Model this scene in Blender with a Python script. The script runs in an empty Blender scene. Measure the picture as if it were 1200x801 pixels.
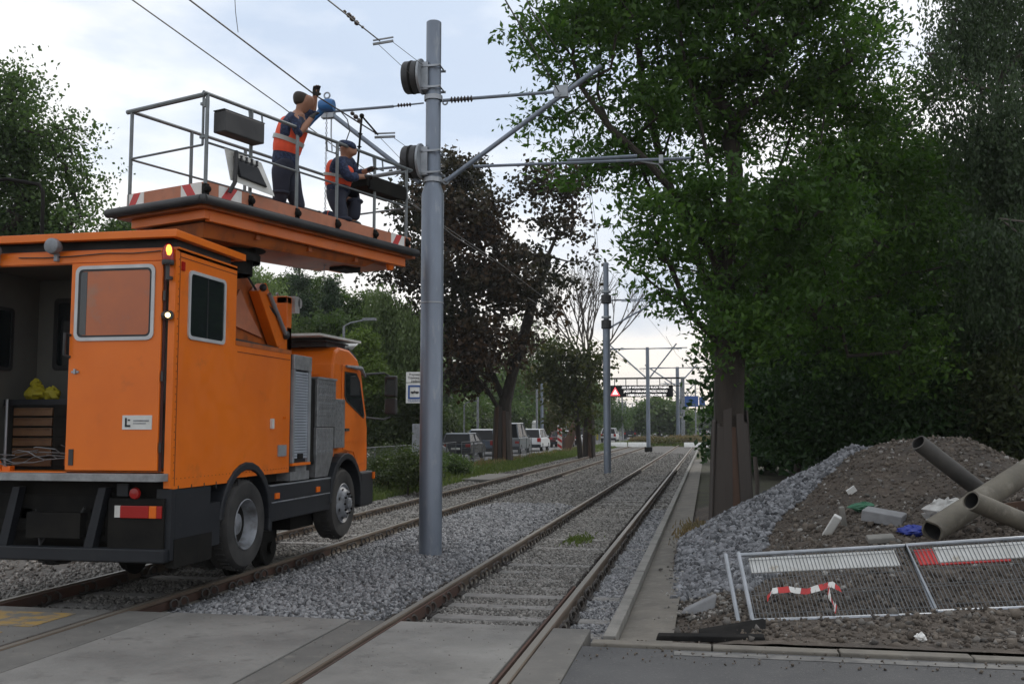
import bpy, bmesh, math, random
import numpy as np
from mathutils import Vector, Matrix, Euler
random.seed(7); RNG=np.random.default_rng(7)
R=math.radians
scene=bpy.context.scene
# ------------------------------------------------------------------ camera
CZ=1.8; F=1167.0
P_=math.atan(99.5/F); S_=math.atan(230/math.hypot(F,99.5))
cd=bpy.data.cameras.new("camera"); cam=bpy.data.objects.new("camera",cd); scene.collection.objects.link(cam)
cam.location=(0,0,CZ); cam.rotation_euler=Euler((math.pi/2+P_,0,S_),'XYZ')
cd.sensor_width=36; cd.lens=36*F/1200; cd.clip_start=.1; cd.clip_end=5000
scene.camera=cam
# ------------------------------------------------------------------ sky and sun
SUN_EL,SUN_AZ=38,24
w=bpy.data.worlds.new("World"); scene.world=w; w.use_nodes=True
nt=w.node_tree; N=nt.nodes; Lk=nt.links; N.clear()
out=N.new('ShaderNodeOutputWorld'); bg=N.new('ShaderNodeBackground'); bg.inputs[1].default_value=.1
sky=N.new('ShaderNodeTexSky'); sky.sky_type='NISHITA'; sky.sun_disc=False
sky.sun_elevation=R(SUN_EL); sky.sun_rotation=R(SUN_AZ); sky.dust_density=2.5
tc=N.new('ShaderNodeTexCoord'); mp=N.new('ShaderNodeMapping'); mp.inputs['Scale'].default_value=(1,1,2.6)
mp.inputs['Location'].default_value=(.35,.2,.1)
n1=N.new('ShaderNodeTexNoise'); n1.inputs['Scale'].default_value=2.6; n1.inputs['Detail'].default_value=7; n1.inputs['Roughness'].default_value=.52
n2=N.new('ShaderNodeTexNoise'); n2.inputs['Scale'].default_value=1.7; n2.inputs['Detail'].default_value=5
r1=N.new('ShaderNodeValToRGB'); r1.color_ramp.elements[0].position=.38; r1.color_ramp.elements[0].color=(5.9,6.9,8.4,1)
r1.color_ramp.elements[1].position=.53; r1.color_ramp.elements[1].color=(10.0,10.1,10.2,1)
e=r1.color_ramp.elements.new(.47); e.color=(8.0,8.6,9.5,1)
r2=N.new('ShaderNodeValToRGB'); r2.color_ramp.elements[0].position=.40; r2.color_ramp.elements[0].color=(.82,.82,.82,1)
r2.color_ramp.elements[1].position=.6; r2.color_ramp.elements[1].color=(1,1,1,1)
mx=N.new('ShaderNodeMixRGB'); mx.blend_type='MIX'
sep=N.new('ShaderNodeSeparateXYZ'); rh=N.new('ShaderNodeValToRGB')
rh.color_ramp.elements[0].position=.0; rh.color_ramp.elements[0].color=(1.0,.90,.80,1)
rh.color_ramp.elements[1].position=.22; rh.color_ramp.elements[1].color=(1,1,1,1)
mu=N.new('ShaderNodeMixRGB'); mu.blend_type='MULTIPLY'; mu.inputs[0].default_value=1
Lk.new(tc.outputs['Generated'],mp.inputs[0]); Lk.new(mp.outputs[0],n1.inputs['Vector']); Lk.new(mp.outputs[0],n2.inputs['Vector'])
Lk.new(n1.outputs[0],r1.inputs[0]); Lk.new(n2.outputs[0],r2.inputs[0])
Lk.new(tc.outputs['Generated'],sep.inputs[0]); Lk.new(sep.outputs[2],rh.inputs[0])
Lk.new(r1.outputs[0],mu.inputs[1]); Lk.new(rh.outputs[0],mu.inputs[2])
Lk.new(r2.outputs[0],mx.inputs[0]); Lk.new(sky.outputs[0],mx.inputs[1]); Lk.new(mu.outputs[0],mx.inputs[2])
Lk.new(mx.outputs[0],bg.inputs[0]); Lk.new(bg.outputs[0],out.inputs[0])
sd=bpy.data.lights.new("sun",'SUN'); sd.energy=1.1; sd.angle=R(12); sd.color=(1,.95,.88)
so=bpy.data.objects.new("sun",sd); scene.collection.objects.link(so)
sdir=Vector((math.sin(R(SUN_AZ))*math.cos(R(SUN_EL)),math.cos(R(SUN_AZ))*math.cos(R(SUN_EL)),math.sin(R(SUN_EL))))
so.rotation_euler=sdir.to_track_quat('Z','Y').to_euler(); so.location=(0,0,60)
scene.view_settings.view_transform='Standard'; scene.view_settings.look='None'
scene.view_settings.exposure=.20; scene.view_settings.gamma=1
scene.cycles.max_bounces=6; scene.cycles.transparent_max_bounces=6
# ------------------------------------------------------------------ placing by sight line at a real distance
fw=Vector((-math.sin(S_)*math.cos(P_),math.cos(S_)*math.cos(P_),math.sin(P_)))
rt=Vector((math.cos(S_),math.sin(S_),0)); up=rt.cross(fw)
def ray(px,py): return fw+rt*((px-600)/F)-up*((py-400.5)/F)
CO=Vector((0,0,CZ))
def aD(px,py,D): return CO+ray(px,py)*D
def aX(px,py,X): r=ray(px,py); return CO+r*(X/r.x)
def aY(px,py,Y): r=ray(px,py); return CO+r*(Y/r.y)
def aZ(px,py,Z=0): r=ray(px,py); return CO+r*((Z-CZ)/r.z)
# ------------------------------------------------------------------ materials
def mat(name,col,rough=.6,col2=None,scale=6,bump=0,bscale=None,metal=0,detail=6,lo=.35,hi=.65,emit=None,estr=0,spec=.5,dirt=None,stretch=None,island=False,top=None,alpha=None,rr=None):
    m=bpy.data.materials.new(name); m.use_nodes=True; t=m.node_tree; b=t.nodes['Principled BSDF']
    b.inputs['Roughness'].default_value=rough; b.inputs['Metallic'].default_value=metal
    b.inputs['Specular IOR Level'].default_value=spec
    c=(*col,1); b.inputs['Base Color'].default_value=c
    cur=None
    tcn=t.nodes.new('ShaderNodeTexCoord'); vec=tcn.outputs['Object']
    if stretch:
        mm=t.nodes.new('ShaderNodeMapping'); mm.inputs['Scale'].default_value=stretch; t.links.new(vec,mm.inputs[0]); vec=mm.outputs[0]
    def noise(sc,de=detail):
        n=t.nodes.new('ShaderNodeTexNoise'); n.inputs['Scale'].default_value=sc; n.inputs['Detail'].default_value=de; n.inputs['Roughness'].default_value=.6
        t.links.new(vec,n.inputs['Vector']); return n.outputs[0]
    def ramp(src,a,bb,c0,c1):
        r=t.nodes.new('ShaderNodeValToRGB'); r.color_ramp.elements[0].position=a; r.color_ramp.elements[1].position=bb
        r.color_ramp.elements[0].color=c0; r.color_ramp.elements[1].color=c1; t.links.new(src,r.inputs[0]); return r.outputs[0]
    if col2 is not None:
        cur=ramp(noise(scale),lo,hi,c,(*col2,1))
    if island:
        g=t.nodes.new('ShaderNodeNewGeometry'); isl=g.outputs['Random Per Island']
        cc=ramp(isl,0,1,(*island[0],1),(*island[1],1))
        if cur is not None:
            q=t.nodes.new('ShaderNodeMixRGB'); q.inputs[0].default_value=.85; t.links.new(cur,q.inputs[1]); t.links.new(cc,q.inputs[2]); cur=q.outputs[0]
        else: cur=cc
    if dirt:
        q=t.nodes.new('ShaderNodeMixRGB'); t.links.new(ramp(noise(dirt[1]),dirt[2],dirt[3],(0,0,0,1),(1,1,1,1)),q.inputs[0])
        if cur is not None: t.links.new(cur,q.inputs[1])
        else: q.inputs[1].default_value=c
        q.inputs[2].default_value=(*dirt[0],1); cur=q.outputs[0]
    if top:
        g=t.nodes.new('ShaderNodeNewGeometry'); s=t.nodes.new('ShaderNodeSeparateXYZ'); t.links.new(g.outputs['True Normal'],s.inputs[0])
        q=t.nodes.new('ShaderNodeMixRGB'); t.links.new(ramp(s.outputs[2],.7,.9,(0,0,0,1),(1,1,1,1)),q.inputs[0])
        if cur is not None: t.links.new(cur,q.inputs[1])
        else: q.inputs[1].default_value=c
        q.inputs[2].default_value=(*top,1); cur=q.outputs[0]
    if cur is not None: t.links.new(cur,b.inputs['Base Color'])
    if rr:
        mr=t.nodes.new('ShaderNodeMapRange'); mr.inputs[3].default_value=rr[0]; mr.inputs[4].default_value=rr[1]; mr.inputs[1].default_value=.3; mr.inputs[2].default_value=.7
        t.links.new(noise(rr[2]),mr.inputs[0]); t.links.new(mr.outputs[0],b.inputs['Roughness'])
    if bump:
        bp=t.nodes.new('ShaderNodeBump'); bp.inputs['Strength'].default_value=1; bp.inputs['Distance'].default_value=bump
        t.links.new(noise(bscale or scale*3),bp.inputs['Height']); t.links.new(bp.outputs[0],b.inputs['Normal'])
    if emit: b.inputs['Emission Color'].default_value=(*emit,1); b.inputs['Emission Strength'].default_value=estr
    if alpha is not None: b.inputs['Transmission Weight'].default_value=alpha
    return m
def leafmat(name,a,b,c=None,trans=.35,ns=.5):
    m=bpy.data.materials.new(name); m.use_nodes=True; t=m.node_tree; t.nodes.clear()
    o=t.nodes.new('ShaderNodeOutputMaterial'); d=t.nodes.new('ShaderNodeBsdfPrincipled'); tr=t.nodes.new('ShaderNodeBsdfTranslucent'); mx=t.nodes.new('ShaderNodeMixShader')
    d.inputs['Roughness'].default_value=.5; d.inputs['Specular IOR Level'].default_value=.3
    g=t.nodes.new('ShaderNodeNewGeometry'); r=t.nodes.new('ShaderNodeValToRGB'); t.links.new(g.outputs['Random Per Island'],r.inputs[0])
    r.color_ramp.elements[0].color=(*a,1); r.color_ramp.elements[1].color=(*b,1)
    tcn=t.nodes.new('ShaderNodeTexCoord'); n=t.nodes.new('ShaderNodeTexNoise'); n.inputs['Scale'].default_value=ns; n.inputs['Detail'].default_value=3; t.links.new(tcn.outputs['Object'],n.inputs[0])
    rr=t.nodes.new('ShaderNodeValToRGB'); rr.color_ramp.elements[0].position=.42; rr.color_ramp.elements[1].position=.62
    t.links.new(n.outputs[0],rr.inputs[0]); q=t.nodes.new('ShaderNodeMixRGB'); t.links.new(rr.outputs[0],q.inputs[0]); t.links.new(r.outputs[0],q.inputs[1])
    q.inputs[2].default_value=(*(c or b),1)
    t.links.new(q.outputs[0],d.inputs['Base Color'])
    br=t.nodes.new('ShaderNodeMixRGB'); br.blend_type='MULTIPLY'; br.inputs[0].default_value=1; br.inputs[2].default_value=(1.3,1.5,.8,1); t.links.new(q.outputs[0],br.inputs[1]); t.links.new(br.outputs[0],tr.inputs[0])
    mx.inputs[0].default_value=trans; t.links.new(d.outputs[0],mx.inputs[1]); t.links.new(tr.outputs[0],mx.inputs[2]); t.links.new(mx.outputs[0],o.inputs[0])
    return m
M=dict(
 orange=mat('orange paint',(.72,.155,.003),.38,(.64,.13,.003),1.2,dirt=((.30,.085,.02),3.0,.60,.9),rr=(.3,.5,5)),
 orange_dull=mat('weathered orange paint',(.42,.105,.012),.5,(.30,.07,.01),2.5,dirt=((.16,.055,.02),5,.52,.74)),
 salmon=mat('faded orange paint',(.46,.18,.10),.6,(.38,.14,.075),3,dirt=((.3,.14,.09),8,.5,.8)),
 black=mat('black rubber',(.018,.018,.02),.55,(.035,.035,.036),4),
 dplast=mat('dark grey plastic',(.013,.015,.019),.5,(.020,.022,.026),2.2,dirt=((.05,.047,.043),5,.60,.9),spec=.3),
 chassis=mat('dusty black metal',(.007,.007,.007),.8,(.016,.015,.013),3,spec=.15),
 tyre=mat('tyre rubber',(.018,.018,.018),.8,(.04,.038,.036),5,bump=.003,bscale=30),
 rim=mat('painted steel rim',(.27,.285,.31),.5,(.16,.17,.185),6,metal=.2,dirt=((.07,.064,.058),7,.5,.75)),
 alu=mat('aluminium tread plate',(.30,.31,.32),.4,(.2,.205,.21),9,metal=.5,bump=.003,bscale=70),
 shutter=mat('aluminium roller slats',(.42,.46,.52),.4,(.34,.38,.43),3,metal=.3),
 silver=mat('galvanised steel',(.36,.38,.41),.45,(.26,.28,.30),5,metal=.5),
 dimsteel=mat('dull steel mesh',(.16,.17,.175),.6,(.11,.115,.12),5,metal=.3),
 winframe=mat('light window frame',(.50,.51,.52),.45,(.42,.43,.44),5,metal=.2),
 galv=mat('galvanised pole steel',(.21,.245,.30),.42,(.16,.185,.225),2.4,metal=.45,dirt=((.30,.32,.34),9,.58,.75),stretch=(1,1,.25),rr=(.35,.55,6)),
 rail_gr=mat('grey painted tube',(.19,.21,.22),.5,(.13,.145,.15),4,metal=.3),
 white=mat('white paint',(.75,.75,.73),.5,(.62,.61,.58),5),
 lwhite=mat('off-white board',(.62,.62,.60),.55,(.5,.5,.47),6,dirt=((.35,.3,.22),9,.6,.75)),
 red=mat('red paint',(.55,.03,.025),.45,(.42,.03,.03),6),
 redlens=mat('red lens',(.32,.012,.01),.2),
 orlens=mat('amber lens',(.7,.14,.01),.2),
 beacon=mat('lit amber beacon',(.8,.25,.02),.3,emit=(1,.33,.04),estr=3.0),
 lamplit=mat('lit lamp glass',(.9,.7,.4),.3,emit=(1,.75,.3),estr=4),
 glass=mat('dark window glass',(.012,.016,.018),.06,spec=.8),
 oglass=mat('window with orange blind behind',(.42,.095,.01),.18,(.33,.075,.014),2,spec=.7,dirt=((.27,.12,.06),4,.55,.75)),
 carglass=mat('car window glass',(.012,.014,.016),.22,spec=.2),
 rubber=mat('rubber seal',(.012,.012,.013),.5),
 wall_in=mat('pale cabin lining',(.14,.14,.125),.7,(.11,.11,.10),2),
 wood=mat('drawer fronts',(.13,.07,.03),.6,(.08,.04,.02),4),
 yellow=mat('yellow work bags',(.42,.36,.015),.7,(.28,.24,.015),4),
 conc=mat('crossing concrete',(.225,.217,.20),.8,(.135,.130,.12),.9,bump=.006,bscale=45,dirt=((.105,.10,.092),4.0,.56,.74),rr=(.6,.95,3)),
 conc2=mat('darker joint concrete',(.145,.138,.125),.85,(.10,.096,.088),1.7,bump=.004,bscale=50,dirt=((.17,.16,.14),6,.56,.72)),
 kerb=mat('kerb concrete',(.22,.21,.19),.8,(.15,.145,.13),4,bump=.003,bscale=40),
 asph=mat('asphalt',(.048,.049,.052),.85,(.078,.078,.079),.9,bump=.006,bscale=110,dirt=((.13,.126,.118),42,.56,.75)),
 asph_far=mat('road asphalt',(.10,.10,.102),.85,(.13,.13,.13),.5),
 sand=mat('dusty concrete gutter',(.165,.15,.125),.9,(.115,.105,.09),3,bump=.01,bscale=12,dirt=((.20,.185,.16),7,.55,.75)),
 soil=mat('dug soil',(.092,.072,.056),.95,(.046,.038,.031),1.4,bump=.09,bscale=7,dirt=((.15,.13,.105),14,.55,.75)),
 forest=mat('forest floor',(.03,.026,.018),.95,(.05,.05,.02),1.2,bump=.05,bscale=5),
 bed=mat('track bed grit',(.125,.118,.108),.95,(.075,.07,.062),9,bump=.03,bscale=22),
 grassg=mat('grassy ground',(.055,.07,.024),.95,(.09,.085,.04),1.1,bump=.05,bscale=7),
 stone=mat('crushed stone',(.15,.155,.165),.85,(.11,.105,.10),.6,island=((.045,.047,.052),(.36,.36,.365)),bump=.006,bscale=40),
 stone_b=mat('dusty crushed stone',(.17,.16,.145),.9,(.115,.105,.092),.6,island=((.06,.056,.05),(.33,.315,.29)),bump=.006,bscale=40),
 stone_d=mat('dark crushed stone',(.12,.125,.135),.85,(.085,.085,.09),.6,island=((.022,.024,.027),(.30,.305,.32)),bump=.006,bscale=40),
 clod=mat('soil clods',(.10,.078,.058),.95,(.07,.054,.042),2,island=((.038,.03,.023),(.16,.135,.11))),
 railm=mat('rail steel',(.155,.12,.088),.8,(.085,.058,.042),2.5,top=(.17,.155,.13),stretch=(1,.3,1)),
 railh=mat('polished rail head',(.17,.15,.12),.5,(.10,.08,.06),3,metal=.3,top=(.19,.17,.14),stretch=(1,.2,1)),
 rust=mat('red-brown rust',(.085,.040,.026),.88,(.052,.030,.022),3,stretch=(1,.3,1)),
 clip=mat('dark rail clip',(.03,.027,.025),.6,(.05,.04,.032),9),
 sleeper=mat('sleeper concrete',(.26,.25,.235),.9,(.18,.172,.16),4,bump=.003,bscale=40),
 bark=mat('tree bark',(.045,.036,.028),.95,(.022,.018,.014),5,bump=.03,bscale=14,stretch=(1,1,.25)),
 barkl=mat('grey bark',(.12,.105,.09),.95,(.06,.05,.042),4,bump=.02,bscale=12,stretch=(1,1,.3)),
 plank=mat('weathered plank',(.075,.062,.052),.9,(.045,.036,.03),3,bump=.006,bscale=10,stretch=(1,1,.12),island=((.036,.031,.028),(.095,.078,.066))),
 plankr=mat('reddish plank',(.12,.066,.042),.9,(.06,.038,.028),3,bump=.006,bscale=10,stretch=(1,1,.12)),
 pipe=mat('earth-stained pipe',(.15,.135,.105),.8,(.095,.085,.068),3,bump=.004,bscale=15,dirt=((.22,.20,.165),5,.56,.74)),
 piped=mat('dark pipe',(.045,.043,.04),.75,(.075,.069,.061),3,bump=.004,bscale=15),
 pipein=mat('pipe inside',(.018,.017,.016),.9),
 carw=mat('white car paint',(.62,.63,.64),.3), card=mat('dark car paint',(.03,.035,.045),.25), carr=mat('dark red car paint',(.06,.012,.015),.25), carg=mat('grey car paint',(.15,.17,.19),.3), carb=mat('blue grey car paint',(.09,.12,.17),.3),
 skin=mat('skin',(.30,.145,.09),.6), hair=mat('dark hair',(.03,.022,.016),.7),
 vest=mat('orange hi-vis vest',(.85,.10,.035),.75,(.70,.075,.028),8,bump=.01,bscale=9), vstripe=mat('reflective stripe',(.35,.35,.33),.4),
 shirt=mat('blue checked shirt',(.008,.014,.042),.85,(.025,.04,.09),30,lo=.5,hi=.52), navy=mat('navy work trousers',(.014,.017,.032),.85,(.022,.026,.045),6),
 boot=mat('dark boots',(.015,.014,.014),.6), bluetool=mat('blue hoist',(.02,.12,.32),.4),
 led=mat('black display board',(.004,.004,.004),.9,spec=.05), ledt=mat('lit white display text',(.8,.8,.8),.5,emit=(1,.95,.92),estr=1.1), ledr=mat('lit red display triangle',(.6,.05,.05),.5,emit=(1,.12,.15),estr=.9),
 sblue=mat('blue sign paint',(.015,.07,.26),.4), sblack=mat('black print',(.012,.012,.014),.6),
 dirtwhite=mat('dirty plastic sheet',(.5,.5,.48),.5,(.33,.32,.3),8), bluebag=mat('blue plastic bag',(.02,.04,.28),.4), green=mat('green plastic',(.03,.13,.07),.5), 
 rubmat=mat('worn rubber mat',(.010,.010,.010),.95,(.02,.019,.018),6,spec=.1),
 rubble=mat('rubble',(.10,.09,.08),.95,(.06,.052,.045),2,island=((.045,.04,.036),(.22,.205,.185)),bump=.006,bscale=30),
 block=mat('grey concrete block',(.24,.245,.25),.8,(.18,.18,.185),6),
 ylpaint=mat('worn yellow road paint',(.32,.20,.05),.8,(.13,.125,.115),5,lo=.45,hi=.6),
 wpaint=mat('worn white road paint',(.17,.165,.155),.85,(.085,.085,.083),5,lo=.4,hi=.65),
 gap=mat('dark red door gap',(.05,.012,.01),.8),
 insul=mat('dark brown insulator',(.05,.035,.03),.4), cable=mat('cable',(.03,.03,.03),.5),
 wire=mat('overhead wire',(.06,.055,.05),.5,metal=.4),
)
LM=dict(
 ash=leafmat('ash leaves',(.024,.060,.012),(.080,.15,.022),(.042,.094,.014),trans=.45),
 dense=leafmat('dense dark leaves',(.014,.038,.011),(.040,.085,.020),(.022,.052,.013),trans=.3),
 birch=leafmat('birch leaves',(.03,.055,.024),(.07,.105,.05),(.045,.075,.032),trans=.35),
 maple=leafmat('dark red maple leaves',(.020,.014,.008),(.075,.038,.016),(.022,.026,.010),trans=.2,ns=.25),
 olive=leafmat('olive leaves',(.03,.045,.014),(.085,.085,.022),(.05,.06,.016),trans=.3),
 left=leafmat('poplar leaves',(.036,.068,.024),(.095,.14,.048),(.06,.10,.034),trans=.45),
 willow=leafmat('willow leaves',(.11,.16,.06),(.20,.26,.11),(.15,.20,.08)),
 spruce=leafmat('spruce needles',(.03,.055,.03),(.06,.095,.045),(.04,.07,.035),trans=.1),
 mid=leafmat('mid green leaves',(.05,.085,.028),(.11,.155,.05),(.075,.115,.036)),
 yel=leafmat('yellow green leaves',(.08,.13,.025),(.16,.21,.05),(.11,.16,.035)),
 brown=leafmat('autumn brown leaves',(.06,.06,.022),(.13,.085,.03),(.09,.085,.03)),
 far=leafmat('haze-tinted distant leaves',(.055,.075,.045),(.095,.12,.075),(.075,.10,.06)),  # greyer green, distance haze mixed into the leaf colour
 grass=leafmat('grass blades',(.045,.075,.018),(.13,.15,.045),(.08,.105,.028)),
 dry=leafmat('dry stalks',(.12,.08,.045),(.22,.16,.09),(.15,.12,.07)),
 shrub=leafmat('shrub leaves',(.028,.045,.016),(.07,.09,.03),(.045,.06,.02)),
)
# ------------------------------------------------------------------ builders
COL=scene.collection
def tag(o,label=None,cat=None,group=None,kind=None):
    if label: o['label']=label
    if cat: o['category']=cat
    if group: o['group']=group
    if kind: o['kind']=kind
    return o
def empty(name,loc,label,cat,group=None,rz=0):
    o=bpy.data.objects.new(name,None); COL.objects.link(o); o.location=loc; o.rotation_euler=(0,0,rz); o.empty_display_size=.2
    return tag(o,label,cat,group)
def copy_tree(o,parent=None):
    c=o.copy(); COL.objects.link(c); c.parent=parent
    for ch in list(o.children): copy_tree(ch,c)
    return c
def np_obj(name,V,Fq,m,parent=None,smooth=False):
    V=np.asarray(V,dtype=np.float32); Fq=np.asarray(Fq,dtype=np.int32); k=Fq.shape[1]
    me=bpy.data.meshes.new(name); me.vertices.add(len(V)); me.vertices.foreach_set('co',V.ravel())
    me.loops.add(Fq.size); me.loops.foreach_set('vertex_index',Fq.ravel())
    me.polygons.add(len(Fq)); me.polygons.foreach_set('loop_start',np.arange(0,Fq.size,k,dtype=np.int32)); me.polygons.foreach_set('loop_total',np.full(len(Fq),k,dtype=np.int32))
    if smooth: me.polygons.foreach_set('use_smooth',np.ones(len(Fq),dtype=bool))
    me.update(calc_edges=True); me.materials.append(m)
    o=bpy.data.objects.new(name,me); COL.objects.link(o)
    if parent: o.parent=parent
    return o
class MB:
    def __init__(s): s.v=[]; s.f=[]
    def add(s,vs,fs):
        b=len(s.v); s.v+= [tuple(x) for x in vs]; s.f+=[tuple(b+i for i in f) for f in fs]; return s
    def box(s,x0,x1,y0,y1,z0,z1):
        if x0>x1:x0,x1=x1,x0
        if y0>y1:y0,y1=y1,y0
        if z0>z1:z0,z1=z1,z0
        return s.add([(x0,y0,z0),(x1,y0,z0),(x1,y1,z0),(x0,y1,z0),(x0,y0,z1),(x1,y0,z1),(x1,y1,z1),(x0,y1,z1)],[(0,3,2,1),(4,5,6,7),(0,1,5,4),(1,2,6,5),(2,3,7,6),(3,0,4,7)])
    def obox(s,c,size,rot=(0,0,0)):
        m=Euler(rot).to_matrix(); c=Vector(c); h=[d/2 for d in size]
        vs=[c+m@Vector((a*h[0],b*h[1],d*h[2])) for a,b,d in [(-1,-1,-1),(1,-1,-1),(1,1,-1),(-1,1,-1),(-1,-1,1),(1,-1,1),(1,1,1),(-1,1,1)]]
        return s.add(vs,[(0,3,2,1),(4,5,6,7),(0,1,5,4),(1,2,6,5),(2,3,7,6),(3,0,4,7)])
    def hexa(s,vs): return s.add(vs,[(0,3,2,1),(4,5,6,7),(0,1,5,4),(1,2,6,5),(2,3,7,6),(3,0,4,7)])
    def tube(s,pts,r,n=8,caps=True):
        pts=[Vector(p) for p in pts]; rs=r if isinstance(r,(list,tuple)) else [r]*len(pts)
        b=len(s.v); u=None
        for i,p in enumerate(pts):
            d=(pts[min(i+1,len(pts)-1)]-pts[max(i-1,0)]).normalized()
            if u is None:
                u=d.orthogonal().normalized()
            else:
                u=(u-d*u.dot(d)); u=u.normalized() if u.length>1e-6 else d.orthogonal().normalized()
            v=d.cross(u)
            for k in range(n):
                a=2*math.pi*k/n; s.v.append(tuple(p+(u*math.cos(a)+v*math.sin(a))*rs[i]))
        for i in range(len(pts)-1):
            for k in range(n):
                a=b+i*n+k; c=b+i*n+(k+1)%n; s.f.append((a,c,c+n,a+n))
        if caps:
            s.f.append(tuple(b+k for k in reversed(range(n)))); e=b+(len(pts)-1)*n; s.f.append(tuple(e+k for k in range(n)))
        return s
    def prism(s,poly,axis,a,b):  # poly in the two remaining axes (ordered x,y,z without axis)
        def mk(p,t):
            q=list(p); q.insert(axis,t); return tuple(q)
        n=len(poly); vs=[mk(p,a) for p in poly]+[mk(p,b) for p in poly]
        return s.add(vs,[tuple(reversed(range(n))),tuple(range(n,2*n))]+[(i,(i+1)%n,n+(i+1)%n,n+i) for i in range(n)])
    def ring(s,outer,inner,axis,a,b):
        def mk(p,t):
            q=list(p); q.insert(axis,t); return tuple(q)
        n=len(outer); vs=[mk(p,a) for p in outer]+[mk(p,a) for p in inner]+[mk(p,b) for p in outer]+[mk(p,b) for p in inner]
        fs=[]
        for i in range(n):
            j=(i+1)%n
            fs+=[(i,n+i,n+j,j),(2*n+i,2*n+j,3*n+j,3*n+i),(i,j,2*n+j,2*n+i),(n+i,3*n+i,3*n+j,n+j)]
        return s.add(vs,fs)
    def lathe(s,prof,axis,c,n=24):  # prof: (r,t) along axis through c
        b=len(s.v); c=Vector(c)
        ax=[Vector((1,0,0)),Vector((0,1,0)),Vector((0,0,1))][axis]; e1=[Vector((0,1,0)),Vector((0,0,1)),Vector((1,0,0))][axis]; e2=ax.cross(e1)
        for r,t in prof:
            for k in range(n):
                a=2*math.pi*k/n; s.v.append(tuple(c+ax*t+(e1*math.cos(a)+e2*math.sin(a))*r))
        for i in range(len(prof)-1):
            for k in range(n):
                a=b+i*n+k; d=b+i*n+(k+1)%n; s.f.append((a,d,d+n,a+n))
        return s
    def torus(s,c,R0,r,rot=(0,0,0),n=12,m=6,arc=1.0):
        M3=Euler(rot).to_matrix(); c=Vector(c)
        pts=[c+M3@Vector((R0*math.cos(2*math.pi*arc*k/n),R0*math.sin(2*math.pi*arc*k/n),0)) for k in range(n+1)]
        return s.tube(pts,r,m,caps=arc<1)
    def ball(s,c,r,nu=12,nv=8,sc=(1,1,1)):
        prof=[(max(1e-4,math.sin(math.pi*i/nv)),-math.cos(math.pi*i/nv)) for i in range(nv+1)]
        b=len(s.v); t=MB().lathe(prof,2,(0,0,0),nu)
        vs=[(c[0]+v[0]*r*sc[0],c[1]+v[1]*r*sc[1],c[2]+v[2]*r*sc[2]) for v in t.v]
        return s.add(vs,t.f)
    def build(s,name,m,parent=None,smooth=False,bevel=0,origin=None,label=None,rec=True):
        me=bpy.data.meshes.new(name)
        vs=s.v
        if origin is not None: vs=[(a-origin[0],b-origin[1],c-origin[2]) for a,b,c in vs]
        me.from_pydata(vs,[],s.f); me.validate()
        bm=bmesh.new(); bm.from_mesh(me); bmesh.ops.recalc_face_normals(bm,faces=bm.faces); bm.to_mesh(me); bm.free()
        me.materials.append(m)
        if smooth:
            me.polygons.foreach_set('use_smooth',np.ones(len(me.polygons),dtype=bool))
            me.set_sharp_from_angle(angle=R(38))
        o=bpy.data.objects.new(name,me); COL.objects.link(o)
        if parent is not None: o.parent=parent
        elif origin is not None: o.location=origin
        if bevel:
            b=o.modifiers.new('bevel','BEVEL'); b.width=bevel; b.segments=2; b.limit_method='ANGLE'; b.angle_limit=R(40)
        if label: o['label']=label
        return o
def rrect(x0,x1,z0,z1,r,k=4):
    pts=[]
    for cx,cz,a0 in ((x1-r,z1-r,0),(x0+r,z1-r,90),(x0+r,z0+r,180),(x1-r,z0+r,270)):
        for i in range(k+1):
            a=R(a0+90*i/k); pts.append((cx+r*math.cos(a),cz+r*math.sin(a)))
    return pts
def text(body,size,loc,rot,m,parent=None,name='lettering',align='LEFT',ext=.002,off=0):
    c=bpy.data.curves.new(name,'FONT'); c.offset=off; c.body=body; c.size=size; c.extrude=ext; c.align_x=align; c.align_y='CENTER'
    c.materials.append(m); o=bpy.data.objects.new(name,c); COL.objects.link(o); o.location=loc; o.rotation_euler=rot
    dg=bpy.context.evaluated_depsgraph_get(); me=bpy.data.meshes.new_from_object(o.evaluated_get(dg)); o2=bpy.data.objects.new(name,me); COL.objects.link(o2)
    o2.location=loc; o2.rotation_euler=rot; bpy.data.objects.remove(o); o=o2
    if parent: o.parent=parent
    return o
def skin(name,nodes,edges,m,parent=None,origin=(0,0,0),sub=2,root=0):
    me=bpy.data.meshes.new(name); og=Vector(origin)
    me.from_pydata([tuple(Vector(c)-og) for c,_ in nodes],edges,[]); me.materials.append(m)
    o=bpy.data.objects.new(name,me); COL.objects.link(o)
    if parent: o.parent=parent
    else: o.location=origin
    md=o.modifiers.new('skin','SKIN'); md.use_smooth_shade=True
    for i,(c,r) in enumerate(nodes):
        r=r if isinstance(r,tuple) else (r,r); me.skin_vertices[0].data[i].radius=r
    me.skin_vertices[0].data[root].use_root=True
    s=o.modifiers.new('sub','SUBSURF'); s.levels=sub; s.render_levels=sub
    return o
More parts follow.
